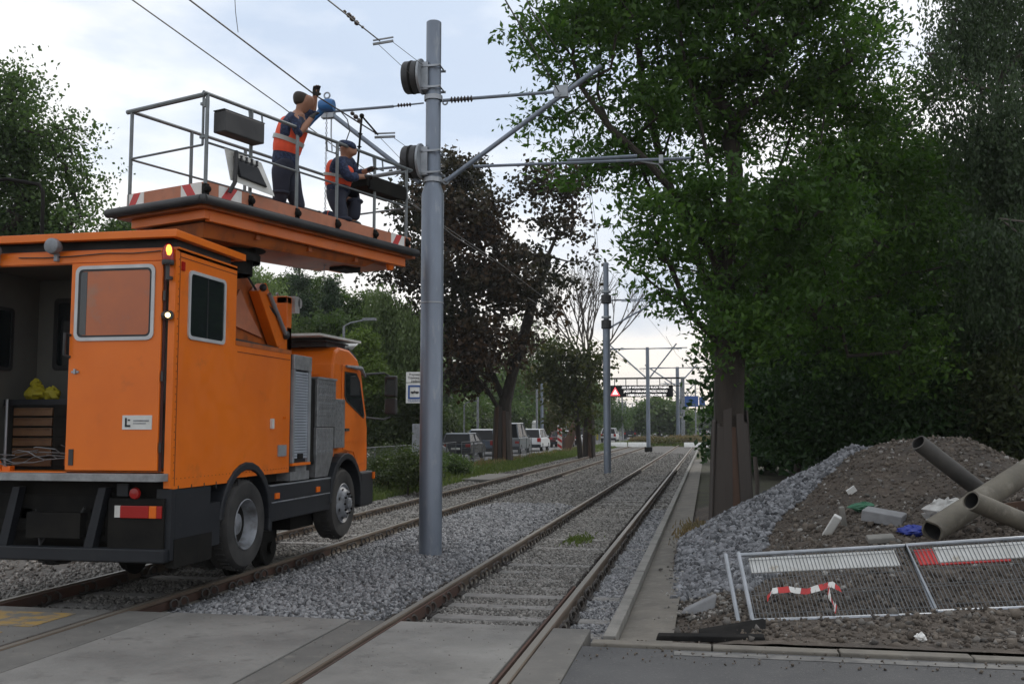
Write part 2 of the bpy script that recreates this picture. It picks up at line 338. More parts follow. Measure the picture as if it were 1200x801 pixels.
# ------------------------------------------------------------------ ground heights
def sm(a,b,x): t=np.clip((x-a)/(b-a),0,1); return t*t*(3-2*t)
_ph=RNG.uniform(0,6.28,(24,)); _k=RNG.normal(0,1,(24,2))
def wav(x,y,f,amp):
    s=0
    for i in range(12): s=s+np.sin(_k[i,0]*f*x+_k[i,1]*f*y+_ph[i])
    return s/12*amp*1.7
L1,L2,R1,R2=-7.25,-5.70,-2.95,-1.45
EDGE=9.1
def h_bed(x,y):
    x=np.asarray(x,float); y=np.asarray(y,float)
    z=np.full(np.broadcast(x,y).shape,-.155)
    z=z+ .10*sm(L2+.25,L2+.75,x)*(1-sm(R1-.55,R1-.2,x))*(1-.35*sm(20,30,y))
    z=z+ .035*np.exp(-((x+4.4)/1.0)**2)*(1-sm(13,18,y))
    z=z+ .05*(1-sm(L1-.9,L1-.3,x))
    z=z+wav(x,y,3.5,.012)
    z=z-.06*sm(R1+.2,R1+.4,x)*(1-sm(R2-.4,R2-.2,x))*(1-sm(9.3,10.2,y))
    return z
def h_right(x,y):
    x=np.asarray(x,float); y=np.asarray(y,float)
    soil=1.40*np.exp(-(np.abs((x-2.95)/1.85)**2.3+np.abs((y-17.0)/2.9)**2.4))
    soil=soil+.60*np.exp(-(np.abs((x-4.8)/1.8)**2.2+np.abs((y-15.2)/2.6)**2.2))
    soil=soil+.46*np.exp(-(((x-2.5)/1.7)**2+((y-12.6)/1.8)**2))
    # gravel ridge climbing up the soil from the tree
    t=np.clip(((x+.1)*2.5+(y-14.6)*3.1)/(2.5**2+3.1**2),0,1.1)
    cx=-.1+2.45*t; cy=14.6+3.4*t; d=np.hypot(x-cx,y-cy)
    gr=(.14+1.20*t)*np.exp(-(d/(1.15-.2*t))**2.2)
    z=np.maximum(soil,gr)+.25*np.minimum(soil,gr)*0
    z=z+wav(x,y,2.2,.07)*sm(0,.4,z)+wav(x,y,6,.04)*sm(.0,.3,z+.05)+wav(y,x,13,.02)*sm(.0,.2,z)
    berm=.05*sm(-.25,.5,x)*(1-sm(9.0,12,y)*.4)
    zz=z+berm-.11*(1-sm(-.60,.2,x))-.03+wav(x,y,9,.03)*(1-sm(.2,.8,x))*sm(-.5,-.2,x)
    return zz-.12*(1-sm(8.7,9.3,y))*sm(-.3,.5,x)*0
def h_left(x,y):
    x=np.asarray(x,float); y=np.asarray(y,float)
    return -.13+.10*sm(-8.3,-9.3,-(-x)) if False else -.12+.11*(1-sm(-9.6,-8.5,x))+wav(x,y,1.6,.03)*(1-sm(-8.8,-8.4,x))
def grid(name,x0,x1,y0,y1,dx,dy,hf,m,kind='structure',ys=None):
    xs=np.arange(x0,x1+dx*.5,dx); ys=np.arange(y0,y1+dy*.5,dy) if ys is None else ys
    X,Y=np.meshgrid(xs,ys); Z=hf(X,Y); V=np.stack([X,Y,Z],-1).reshape(-1,3)
    nx,ny=len(xs),len(ys); i=np.arange(nx-1)[None,:]+nx*np.arange(ny-1)[:,None]; i=i.ravel()
    o=np_obj(name,V,np.stack([i,i+1,i+1+nx,i+nx],1),m,smooth=True); o['kind']=kind; return o
# ------------------------------------------------------------------ the setting
ysn=np.concatenate([np.arange(EDGE,24,.06),np.arange(24,60,.4),np.arange(60,126,2)])
grid('track_bed',-8.4,-.96,0,0,.06,0,h_bed,M['bed'],ys=ysn)
def sheet(name,x0,x1,y0,y1,z0,z1,m,bevel=0): return tag(MB().box(x0,x1,y0,y1,z0,z1).build(name,m,bevel=bevel),kind='structure')
sheet('ground',-1500,1500,-60,3000,-1.0,-.30,M['grassg'])
# crossing slabs between the rails (real gaps for rail heads and flangeways)
gaps=[(L1-.045,L1+.10),(L2-.10,L2+.045),(R1-.045,R1+.10),(R2-.10,R2+.045)]
bounds=[-60,gaps[0][0],gaps[0][1],gaps[1][0],gaps[1][1],-5.15,-3.32,gaps[2][0],gaps[2][1],gaps[3][0],gaps[3][1],-1.06]
kinds=[('conc2',0,1),('conc2',2,3),('conc2',4,5),('conc',5,6),('conc2',6,7),('conc',8,9),('conc2',10,11)]
for k,a,b in kinds:
    x0,x1=bounds[a],bounds[b]
    if k=='conc' and a==5: # long slab with one cross joint
        sheet('crossing_slab',x0+.012,x1-.012,-4,EDGE,-.2,0.0,M[k],.008)
    else: sheet('crossing_slab',x0+.004,x1-.004,-4,EDGE+(.0 if a!=10 else -.02),-.2,-.004 if k=='conc2' else 0,M[k],.008)
sheet('flangeway_floor',-7.5,-1.3,-4,EDGE,-.3,-.21,M['rust'])
# asphalt road right, kerb along its edge
o=MB(); o.prism([(-1.056,8.42),(30,8.42),(30,-6),(-1.056,-6)],2,-.25,-.012); tag(o.build('road_asphalt',M['asph']),kind='structure')
kx=-1.0
while kx<12:
    sheet('kerbstone',kx+.006,kx+.994,8.46,8.62,-.2,.012+random.uniform(-.006,.006),M['sand'],.012); kx+=1
sheet('road_edge_line',-.3,12,8.22,8.36,-.010,-.007,M['wpaint'])
sheet('yellow_hatching',-7.0,-6.05,8.2,8.85,-.003,.001,M['ylpaint']); sheet('yellow_hatching',-6.9,-6.15,7.55,7.95,-.003,.001,M['ylpaint'])
# kerb and gutter beside the right track
y=8.85
while y<118:
    ln=1.0 if y<40 else 4.0
    sheet('kerbstone',-.93,-.82,y+.004,y+ln-.004,-.3,-.012+random.uniform(-.005,.005),M['kerb'],.008); y+=ln
grid('gutter',-.815,-.32,8.65,60,.06,.25,lambda x,y:-.10+.05*np.sin((x+.8)*2)+wav(x,y,4,.012),M['sand'])
# right side ground: soil, gravel and forest floor
grid('soil_ground',-.50,11,8.64,24,.07,.07,h_right,M['soil'])
grid('forest_ground',-.42,60,24,130,1.5,2,lambda x,y:-.10+wav(x,y,.5,.12)-.0*x,M['forest'])
grid('forest_ground',11,60,8.64,24,1.5,1.5,lambda x,y:-.0+wav(x,y,.5,.12),M['forest'])
# left verge and road
grid('grass_verge',-10.9,-8.3,20,200,.13,.5,h_left,M['grassg'])
grid('gravel_margin',-10.95,-8.3,9.1,20,.13,.2,h_left,M['bed'])
sheet('road',-19.0,-10.95,9.1,420,-.28,-.02,M['asph_far']); 
sheet('pavement',-22.5,-19.02,9.1,400,-.28,.09,M['kerb'])
grid('grass_bank',-90,-22.4,9.1,300,3,5,lambda x,y:.03+wav(x,y,.3,.2),M['grassg'])
sheet('far_road',-18,30,122,420,-.28,-.06,M['asph_far'])
sheet('grass_strip',-10.9,20,100,122.5,-.28,-.07,M['grassg'])
for y in (60,64,68,72,76,80,84,88,92,100,108,116,124): sheet('lane_line',-15.05,-14.93,y,y+2.2,-.018,-.014,M['wpaint'])
# ------------------------------------------------------------------ stones
def ico():
    t=(1+5**.5)/2; v=np.array([(-1,t,0),(1,t,0),(-1,-t,0),(1,-t,0),(0,-1,t),(0,1,t),(0,-1,-t),(0,1,-t),(t,0,-1),(t,0,1),(-t,0,-1),(-t,0,1)],float)
    v/=np.linalg.norm(v[0]); f=np.array([(0,11,5),(0,5,1),(0,1,7),(0,7,10),(0,10,11),(1,5,9),(5,11,4),(11,10,2),(10,7,6),(7,1,8),(3,9,4),(3,4,2),(3,2,6),(3,6,8),(3,8,9),(4,9,5),(2,4,11),(6,2,10),(8,6,7),(9,8,1)]); return v,f
def octa():
    v=np.array([(1,0,0),(-1,0,0),(0,1,0),(0,-1,0),(0,0,1),(0,0,-1)],float); f=np.array([(0,2,4),(2,1,4),(1,3,4),(3,0,4),(2,0,5),(1,2,5),(3,1,5),(0,3,5)]); return v,f
def stones(name,P,sz,m,label=None,base='ico',kind='stuff'):
    v,f=ico() if base=='ico' else octa(); n=len(P); nv=len(v)
    A=RNG.normal(0,1,(n,4)); A/=np.linalg.norm(A,axis=1)[:,None]; a,b,c,d=A.T
    Rm=np.stack([1-2*(c*c+d*d),2*(b*c-a*d),2*(b*d+a*c),2*(b*c+a*d),1-2*(b*b+d*d),2*(c*d-a*b),2*(b*d-a*c),2*(c*d+a*b),1-2*(b*b+c*c)],1).reshape(n,3,3)
    sc=np.asarray(sz)[:,None]*RNG.uniform(.5,1.35,(n,3))
    vv=v[None]*(1+RNG.uniform(-.38,.38,(n,nv,1)))*sc[:,None,:]
    V=np.einsum('nij,nkj->nki',Rm,vv)+P[:,None,:]
    Fa=(f[None]+nv*np.arange(n)[:,None,None]).reshape(-1,3)
    o=np_obj(name,V.reshape(-1,3),Fa,m); tag(o,label,None,None,kind); return o
def scat(n,x0,x1,y0,y1,hf,s0,s1,lift=.2,keep=None):
    x=RNG.uniform(x0,x1,n); y=RNG.uniform(y0,y1,n); s=RNG.uniform(s0,s1,n)
    if keep is not None:
        k=keep(x,y); x,y,s=x[k],y[k],s[k]
    z=hf(x,y)+s*lift+RNG.uniform(-.3,.35,len(x))*s
    return np.stack([x,y,z],1),s
def nf(n,x0,x1,a,b,hf,s0,s1,**k):  # density falling with distance
    P,s=scat(n,x0,x1,0,1,lambda x,y:x*0,s0,s1,**k); u=RNG.uniform(0,1,len(P)); yy=a*(b/a)**u
    P[:,1]=yy; s=s*(.75+.5*(yy-a)/(b-a)); P[:,2]=hf(P[:,0],yy)+s*.2+RNG.uniform(-.3,.35,len(P))*s; return P,s
nr=lambda x,y:(np.abs(x-L1)>.075)&(np.abs(x-L2)>.075)&(np.abs(x-R1)>.075)&(np.abs(x-R2)>.075)
def fil(Ps): P,s=Ps; k=nr(P[:,0],P[:,1]); return P[k],s[k]
stones('ballast_stones',*fil(nf(26000,L2+.12,R1-.1,EDGE+.03,24,h_bed,.018,.036)),M['stone'],'blue-grey crushed stone heaped between the two tracks')
stones('ballast_stones',*fil(nf(17000,R1+.1,R2-.1,EDGE+.03,24,h_bed,.012,.026)),M['stone_b'],'dusty crushed stone between the rails of the right track')
stones('ballast_stones',*fil(nf(9000,R2+.1,-.95,EDGE+.03,24,h_bed,.014,.028)),M['stone'],'crushed stone between the right rail and the kerb')
stones('ballast_stones',*fil(nf(17000,-8.4,L2-.1,EDGE+.05,26,h_bed,.016,.032)),M['stone_b'],'crushed stone of the left track beneath the truck')
P,s=nf(5000,-10.9,-8.3,EDGE+.05,22,h_left,.02,.04); stones('ballast_stones',P,s,M['stone_b'],'loose stones of the margin left of the truck')
P,s=nf(26000,-8.4,-.95,23,75,h_bed,.03,.05); stones('ballast_stones',*fil((P,s)),M['stone_b'],'crushed stone of both tracks running away to the distance','octa')
def ong(x,y):
    t=((x+.1)*2.5+(y-14.6)*3.1)/(2.5**2+3.1**2); tt=np.clip(t,0,1.15); d=np.hypot(x-(-.1+2.5*tt),y-(14.6+3.1*tt))
    side=(x+.1)*3.1-(y-14.6)*2.5   # >0 on the soil side
    return ((d<1.9)&(side<2.3+wav(x,y,3,.9)-1.6*tt))|((y>11.2)&(y<17)&(x<.45+wav(x,y,2.5,.5)+.05*(y-11)))
P,s=scat(52000,-.45,3.8,11.0,22,h_right,.022,.05,keep=ong); stones('gravel_heap',P,s,M['stone_d'],'dark grey gravel heap piled against the boarded tree')
P,s=scat(32000,-.45,7.5,8.75,20,h_right,.006,.032,keep=lambda x,y:~ong(x,y)); s2=s*RNG.choice([.5,.8,1.4],len(s),p=[.5,.38,.12]); stones('soil_clods',P,s2,M['clod'],'brown soil clods and rubble over the dug heap')
P,s=scat(1100,-.3,5.5,10.5,19,h_right,.010,.035); stones('scattered_stones',P,s,M['stone_b'],'pale grey stones mixed into the brown soil of the heap')
P,s=scat(420,-.45,6,8.75,10.6,h_right,.015,.06); stones('scattered_stones',P,s*RNG.uniform(.5,1,len(s)),M['rubble'],'broken stones along the foot of the barriers','octa')
P,s=scat(380,.2,6.5,8.75,14,h_right,.03,.085,keep=lambda x,y:~ong(x,y)); stones('rubble',P,s*RNG.uniform(.4,1,len(s)),M['clod'],'larger lumps of broken soil and stone below the fence panels','octa')
P,s=scat(2500,-.82,.3,10,18,lambda x,y:np.where(x<-.12,-.07,h_right(x,y)),.012,.03,keep=lambda x,y:RNG.uniform(0,1,len(x))<sm(-.7,.1,x)); stones('ballast_stones',P,s,M['stone_b'],'loose stones spilled into the dusty gutter')
P,s=scat(260,-7,-1,7.2,9.05,lambda x,y:x*0,.002,.006); stones('grit',P,s,M['clod'],'grit and small stones scattered on the crossing slabs')
P,s=scat(260,-1,3,7.9,8.7,lambda x,y:x*0-.004,.004,.012); stones('ballast_stones',P,s,M['clod'],'fine grit along the asphalt edge')
# ------------------------------------------------------------------ tracks
def rail(x,side,parent,grooved_to=11.5,name='rail'):
    head=[(-.035,-.035),(-.035,-.006),(-.028,.002),(.028,.002),(.035,-.006),(.035,-.035),(.012,-.055),(.010,-.13),(.065,-.150),(.065,-.165),(-.065,-.165),(-.065,-.150),(-.010,-.13),(-.012,-.055)]
    mb=MB().prism([(x+a,b) for a,b in head],1,-4,124)
    r=mb.build(name,M['railm'],parent,origin=parent.location)
    MB().prism([(x+side*.066,-.12),(x+side*.066,-.010),(x+side*.088,-.010),(x+side*.088,-.12)],1,-4,grooved_to).build('guard_lip',M['rust'],r,origin=parent.location)
    MB().box(x-.029,x+.029,-4,124,.001,.004).build('rail_head',M['railh'],r,origin=parent.location)
    return r
cl=MB().torus((0,-.10,0.005),.050,.014,(R(25),R(80),0),12,6).torus((0,.10,0.005),.050,.014,(R(25),R(80),0),12,6).obox((0,0,-.05),(.10,.30,.02)).tube([(0,0,-.03),(0,0,.035)],.012,6)
def track(xa,xb,label,n,first):
    t=empty('tram_track',(0,0,0),label,'tram track','tram tracks')
    rail(xa,1,t); rail(xb,-1,t)
    base=None; 
    for i in range(n):
        y=first+i*.66
        if base is None:
            sl=MB().hexa([((xa+xb)/2-1.2,y-.13,-.3),((xa+xb)/2+1.2,y-.13,-.3),((xa+xb)/2+1.2,y+.13,-.3),((xa+xb)/2-1.2,y+.13,-.3),((xa+xb)/2-1.2,y-.10,-.138),((xa+xb)/2+1.2,y-.10,-.138),((xa+xb)/2+1.2,y+.10,-.138),((xa+xb)/2-1.2,y+.10,-.138)]).build('sleeper',M['sleeper'],t,bevel=.01)
            base=sl
            cm=None
            for x in (xa,xb):
                for s_ in (-1,1):
                    for dy in (-.0,):
                        if cm is None:
                            cm=cl.build('rail_clip',M['clip'],sl,smooth=True); c=cm
                        else:
                            c=bpy.data.objects.new('rail_clip',cm.data); COL.objects.link(c); c.parent=sl
                        c.location=(x+s_*.095,y,-.085)
        else:
            c=copy_tree(base,t); c.location=(random.uniform(-.01,.01),i*.66+random.uniform(-.02,.02),random.uniform(-.02,.012))
    return t
TL_=track(L1,L2,'left tram track carrying the orange truck',44,10.0)
MB().box(L2+.018,L2+.036,EDGE+.02,14.5,-.13,-.045).build('rust_band',M['rust'],TL_)
track(R1,R2,'empty right tram track with rusty rails beside the kerb',52,9.45)
# far clips as one part-like stuff under no thing
# ------------------------------------------------------------------ vegetation tools
def leaves(P,size,m,name,parent,aspect=.42,droop=0.,dirs=None):
    n=len(P); s=size*RNG.uniform(.65,1.3,n)
    d=RNG.normal(0,1,(n,3)) if dirs is None else dirs+RNG.normal(0,.35,(n,3)); d[:,2]-=droop; d/=np.linalg.norm(d,axis=1)[:,None]
    q=RNG.normal(0,1,(n,3)); q[:,2]+=.3; u=np.cross(d,q); u/=np.linalg.norm(u,axis=1)[:,None]; w_=np.cross(u,d)
    s=s[:,None]; V=np.stack([P-d*s*.5,P-u*s*aspect*.5+w_*s*.08,P+d*s*.5,P+u*s*aspect*.5+w_*s*.08],1).reshape(-1,3)
    Fq=np.arange(4*n).reshape(n,4)
    return np_obj(name,V,Fq,m,parent)
def inblob(n,c,r,shell=.5):
    d=RNG.normal(0,1,(n,3)); d/=np.linalg.norm(d,axis=1)[:,None]; q=RNG.uniform(0,1,n)**(1/3.); q=shell*(.55+.45*RNG.uniform(0,1,n))+(1-shell)*q
    lump=1+.16*np.sin(d[:,0]*5+c[0]*3)+.14*np.sin(d[:,2]*6+c[2]*2)
    return np.array(c)[None]+d*q[:,None]*lump[:,None]*np.array(r)[None]
def network(base,trunk,anchors,tip=.012,r0=None,name='trunk',m=None,parent=None,jit=.08,n=7,expo=2.3,limbs=()):
    nodes=[Vector(p) for p in trunk]; par=[-1]+list(range(len(trunk)-1)); 
    for i0,pl in limbs:
        pv=i0
        for p in pl: nodes.append(Vector(p)); par.append(pv); pv=len(nodes)-1
    anchors=sorted(anchors,key=lambda a:(Vector(a)-nodes[min(len(trunk)-1,len(trunk)-1)]).length)
    start=max(1,int(len(trunk)*.45))
    for a in anchors:
        a=Vector(a); best=None
        for i in range(start,len(nodes)):
            d=(a-nodes[i]); c=d.length+(.9*max(0,nodes[i].z-a.z))
            if best is None or c<best[0]: best=(c,i)
        i=best[1]; p=nodes[i]; L=(a-p).length; k=max(1,int(L/.7)); prev=i
        for j in range(1,k+1):
            t=j/k; q=p.lerp(a,t)+Vector((random.gauss(0,1),random.gauss(0,1),random.gauss(0,.6)))*jit*L*(t*(1-t)+.05)*1.5
            q.z+= -.10*L*t*(1-t)
            nodes.append(q); par.append(prev); prev=len(nodes)-1
    acc=[0.0]*len(nodes); kids=[0]*len(nodes)
    for i in range(len(nodes)-1,0,-1):
        if kids[i]==0: acc[i]=tip**expo
        kids[par[i]]+=1; acc[par[i]]+=acc[i]
    rad=[a**(1/expo) for a in acc]
    sc=(r0/rad[0]) if r0 else 1
    rr_=[r*(sc**min(1,(r/rad[0])**.35)) if r0 else r for r in rad]
    mb=MB()
    ch={}
    for i,p in enumerate(par):
        if p>=0: ch.setdefault(p,[]).append(i)
    done=set()
    def chain(i):
        pts=[nodes[i]]; rs=[rr_[i]]; cur=i
        while cur in ch:
            nx=max(ch[cur],key=lambda k:rr_[k])
            for o in ch[cur]:
                if o!=nx: stack.append((cur,o))
            cur=nx; pts.append(nodes[cur]); rs.append(rr_[cur])
        return pts,rs
    stack=[]
    pts,rs=chain(0); mb.tube(pts,rs,n+3)
    while stack:
        p,i=stack.pop(); pts,rs=chain(i); pts=[nodes[p]]+pts; rs=[min(rr_[p],rs[0]*1.15)]+rs
        mb.tube(pts,rs,n if rs[0]>.03 else 4,caps=False)
    return mb.build(name,m,parent,smooth=True,origin=base)
def tree(name,label,base,top,blobs,nan,ncl,per,lsize,lm,bark='bark',r0=.2,cs=.28,group=None,droop=0.,strand=0,aspect=.42,fork=None,cat='tree',shell=.5,tip=.012,trunkpts=None,tn=7,tipr=0,limbs=(),flat=.7):
    """base: ground point; top: trunk top point; blobs: (centre,(rx,ry,rz),weight)"""
    base=Vector(base); t=empty(name,base,label,cat,group)
    top=Vector(top); tp=trunkpts or [base.lerp(top,i/6)+Vector((random.gauss(0,.03),random.gauss(0,.03),0))*(0 if i in(0,) else 1)*(top-base).length*.12 for i in range(7)]
    tp[0]=base-Vector((0,0,.15))
    wts=np.array([b[1][0]*b[1][1]*b[1][2]*b[2] for b in blobs])**.8; wts/=wts.sum()
    anc=[]; cen=[]
    for b,wt in zip(blobs,wts):
        na=max(2,int(nan*wt+.5)); a=inblob(na,b[0],[q*.8 for q in b[1]],.55); anc+=list(a)
        k=max(4,int(ncl*wt+.5)); c=inblob(k,b[0],b[1],shell)
        # pull some clusters towards branch tips so that gaps open
        ii=RNG.integers(0,na,k); f=RNG.uniform(.0,.75,k)[:,None]; c=(a[ii]+RNG.normal(0,tipr,(k,3))*np.array([1,1,.75])) if tipr else c*(1-f)+ (a[ii]+RNG.normal(0,.22,(k,3))*np.array(b[1])[None]*.8)*f
        cen.append(c)
    network(base,tp,anc,tip=tip,r0=r0,m=M[bark],parent=t,n=tn,limbs=limbs)
    cen=np.concatenate(cen)
    if strand:
        k=per; u=RNG.uniform(0,1,(len(cen),k)); ln=strand*RNG.uniform(.5,1.3,(len(cen),1)); sway=RNG.normal(0,.12,(len(cen),1,3))
        P=np.repeat(cen[:,None,:],k,1); P[:,:,2]-=u*ln; P+=RNG.normal(0,.045,P.shape)*(1+cs)+sway*u[:,:,None]*ln[:,:,None]
        D=np.zeros((len(cen)*k,3)); D[:,2]=-1
        leaves((P.reshape(-1,3)-np.array(base)[None]),lsize,LM[lm],'crown',t,aspect,0,D)
    else:
        P=np.repeat(cen[:,None,:],per,1)+RNG.normal(0,cs*.5,(len(cen),per,3))*np.array([1.1,1.1,flat])
        leaves((P.reshape(-1,3)-np.array(base)[None]),lsize,LM[lm],'crown',t,aspect,droop)
    return t
def B(px,py,D,r,ry=None,rz=None,w_=1.0,dj=1.0):
    c=aD(px,py,D+random.uniform(-1,1)*dj); return (tuple(c),(r,ry or r,rz or r*.8),w_)
# ---- big ash tree, right foreground
b0=Vector((.43,20.2,-.05))
bl=[B(690,40,19.5,1.5),B(640,50,19,.7),B(655,125,19,.7),B(760,20,21,1.8),B(860,20,19,2.0),B(945,50,21,1.7),B(730,130,18.5,1.2),B(800,110,22,1.6),B(890,120,20,1.8),B(975,140,22,1.5),
    B(690,195,19,.75),B(745,200,20,.9),B(790,215,21,1.2,w_=.6),B(870,220,19,1.4,w_=.7),B(945,240,20,1.4),B(770,275,19,1.0),B(830,310,21,1.1,w_=.8),B(745,250,18,.7),B(757,330,19,.4),B(806,345,20,.6),
    B(845,385,19.3,.8),B(870,410,20.5,.8),B(842,420,20.2,.6),B(850,470,22,.3),B(890,350,20,1.2),B(700,-60,20,1.8),B(820,-70,21,2.2),B(930,-50,20,2.0),B(1000,90,22,1.0),B(1010,180,22,1.3),B(910,300,21,1.4),B(1050,200,22,1.5),B(1075,110,22,.8),B(1090,290,22.5,1.5),B(1020,310,22,1.5),B(960,380,21.5,1.3),B(1040,400,22.5,1.4),B(1000,40,21,1.0)]
tr=[(.43,20.2,-.2),(.42,20.2,1),(.41,20.22,2.2),(.45,20.2,3.3),(.42,20.25,4.2),(.36,20.3,5.0),(.3,20.3,5.8)]
ash=tree('ash_tree','tall green ash tree with planks strapped round its trunk',b0,(.3,20.3,5.8),bl,420,6500,15,.15,'ash',r0=.30,cs=.34,trunkpts=[Vector(p) for p in tr],tip=.012,tn=8,tipr=.32,flat=.42,
 limbs=[(3,[aD(845,370,20.4),aD(825,320,20.6),aD(800,260,21),aD(775,190,21),aD(755,110,21),aD(745,30,21)]),
        (4,[aD(850,330,20),aD(848,280,19.7),aD(835,220,19.5),aD(822,150,19.5),aD(800,60,19.5),aD(790,-40,19.5)]),
        (5,[aD(858,260,20.3),aD(862,200,20.5),aD(868,120,20.6),aD(862,40,20.8),aD(858,-60,21)]),
        (4,[aD(868,320,20.5),aD(892,270,21),aD(905,220,21.3),aD(930,150,21.5),aD(950,60,21.6)]),
        (3,[aD(880,370,20.6),aD(905,310,21),aD(940,250,21.4),aD(985,190,22)]),
        (4,[aD(835,300,19.6),aD(800,240,19),aD(760,190,18.7),aD(715,150,18.6),aD(680,100,18.8)]),
        (3,[aD(835,395,19.8),aD(810,370,19.6),aD(785,310,19.2),aD(765,275,19)])])
# planks strapped round the ash trunk
def planks(c,r,h0,h1,parent,n=11,lean=.02,red=(8,),wd=.2):
    for k in range(n):
        a=2*math.pi*(k+.3)/n; z1=h1+random.uniform(-.25,.12)*h1/2
        ww=wd*random.uniform(.85,1.1); c0=Vector((math.cos(a),math.sin(a),0)); s_=Vector((-math.sin(a),math.cos(a),0))
        p=[]
        jr=random.uniform(-.02,.03)
        for z,rr in ((h0,r*1.26+jr),(z1,r*.98+jr)):
            p.append([c0*rr-s_*ww/2,c0*rr+s_*ww/2,c0*(rr+.035)+s_*ww/2,c0*(rr+.035)-s_*ww/2,z])
        sk=random.uniform(-.03,.03)
        vs=[v+Vector((0,0,p[0][4])) for v in p[0][:4]]+[v+s_*sk+Vector((0,0,p[1][4]+random.uniform(-.03,.03))) for v in p[1][:4]]
        MB().hexa(vs).build('trunk_plank',M['plankr'] if k in red else M['plank'],parent,bevel=.006)
planks((0,0),.31,-.05,2.08,ash,17,red=(13,),wd=.16)
MB().lathe([(.40,-.05),(.36,.6),(.31,1.95),(.2,1.96)],2,(0,0,0),20).build('bark_wrap',M['bark'],ash,smooth=True)
# ---- dense tree behind, birch right edge
def tgt(px,py,D,z=-.05): p=aD(px,py,D); p.z=z; return p
bl=[B(940,300,27,2.2),B(1010,290,28,2.4),B(1000,215,27,1.4),B(1080,300,27,2.2),B(960,390,26,2.2),B(1040,400,26,2.5),B(905,390,27,1.5),B(1120,370,27,2.2),B(1060,215,27,1.3),B(1030,150,28,1.0),B(1130,280,28,2.0),B(1095,180,28,.9)]
tree('chestnut_tree','dense dark chestnut tree filling the gap right of the ash',tgt(985,540,27),tgt(985,540,27)+Vector((.2,0,5.5)),bl,90,4200,16,.20,'dense',r0=.3,cs=.7,aspect=.5)
bl=[B(1140,30,22,1.3),B(1190,20,23,1.8),B(1165,130,22,1.5),B(1205,200,23,1.8),B(1140,180,22,1.0),B(1175,290,22,1.5),B(1110,60,22,.55),B(1260,100,23,2.2),B(1270,300,23,2.4),B(1150,-50,22,1.6),B(1235,400,22.5,1.8),B(1150,370,23,1.3)]
tree('birch_tree','drooping birch with thin hanging twigs at the right edge',tgt(1215,560,23),tgt(1215,560,23)+Vector((-.5,0,9.5)),bl,90,6500,20,.095,'birch',bark='barkl',r0=.2,cs=.5,strand=1.3,aspect=.5)
bl=[B(905,470,25,1.1),B(935,505,25,1.1),B(970,470,26,1.6),B(1010,500,25,1.5),B(985,545,25,.8)]
tree('elder_tree','low dark elder behind the gravel, left one under the chestnut',tgt(930,560,25),tgt(930,560,25)+Vector((.2,0,1.6)),bl,50,2400,16,.15,'dense',r0=.09,cs=.5)
bl=[B(1080,480,24,1.7),B(1130,450,24,1.8),B(1060,530,24,1.0),B(1120,530,24,1.2),B(1040,460,25,1.4)]
tree('elder_tree','low dark elder right behind the top of the soil heap',tgt(1090,560,24.5),tgt(1090,560,24.5)+Vector((.2,0,1.8)),bl,50,2600,16,.15,'dense',r0=.09,cs=.5)
bl=[B(1180,450,23,1.6),B(1230,440,23,2.0),B(1190,530,22,1.2),B(1240,530,22,1.5)]
tree('elder_tree','low dark elder at the right edge above the pipes',tgt(1200,560,23),tgt(1200,560,23)+Vector((.2,0,1.8)),bl,40,2400,16,.14,'shrub',r0=.09,cs=.5)
for i,(px,D,s) in enumerate([(900,42,3.4),(960,38,3.6),(1040,36,3.8),(1120,36,3.8),(1210,34,4.0),(900,56,3.4)]):
    lb=['farther dark tree seen just right of the boarded trunk','second dark back row tree right of the ash','dark back row tree behind the chestnut','dark back row tree right of the chestnut','dark back row tree behind the birch','dark tree far behind the ash, seen left of its trunk'][i]
    c=tgt(px,500,D,0); bl=[(tuple(c+Vector((0,0,3+2.2*j))),(s*1.0,s,2.2),1) for j in range(4 if i<5 else 1)]+[(tuple(c+Vector((random.uniform(-1,1),-1,1.2))),(s*.8,s*.8,1.2),1.4)]
    if i==5: bl=[(tuple(c+Vector((0,0,2.6))),(2.2,2.4,2.6),1)]
    tree('dark_tree',lb,c,c+Vector((0,0,6 if i<5 else 3)),bl,40,2300,14,.30,'dense',r0=.22,cs=.8,group='dark trees beyond the soil heap',aspect=.6)
# ---- centre: dark red maple with forked trunk
mb0=Vector((-10.2,49.5,0)); D=50
bl=[B(520,215,D,1.5),B(555,215,D,1.3),B(485,250,D,1.3),B(540,265,D+1,2.2),B(500,310,D,1.8),B(465,325,D,1.0),B(455,300,D,.7),B(560,330,D,2.0),B(520,370,D,1.7),B(490,385,D,1.0),B(560,400,D,1.9),B(545,440,D,1.3),B(600,300,D,1.3,w_=.8),B(505,400,D,1.2),B(570,250,D,1.2),
    B(632,215,D,.9,w_=2),B(660,225,D,.8,w_=2),B(682,212,D,.5,w_=2),B(640,255,D,.7,w_=2),B(668,270,D,.6,w_=2),B(625,320,D,1.2,w_=.7),B(655,325,D,.9,w_=.6),B(605,350,D,1.4,w_=.8),B(635,365,D,1.0,w_=.6),B(600,400,D,1.1,w_=.8),B(690,310,D,.5,w_=1)]
tk=[mb0,mb0+Vector((.05,0,1.2)),mb0+Vector((.1,0,2.2)),mb0+Vector((.12,0,3.0)),Vector(aD(600,440,D)),Vector(aD(612,400,D)),Vector(aD(625,350,D)),Vector(aD(642,300,D)),Vector(aD(655,270,D))]
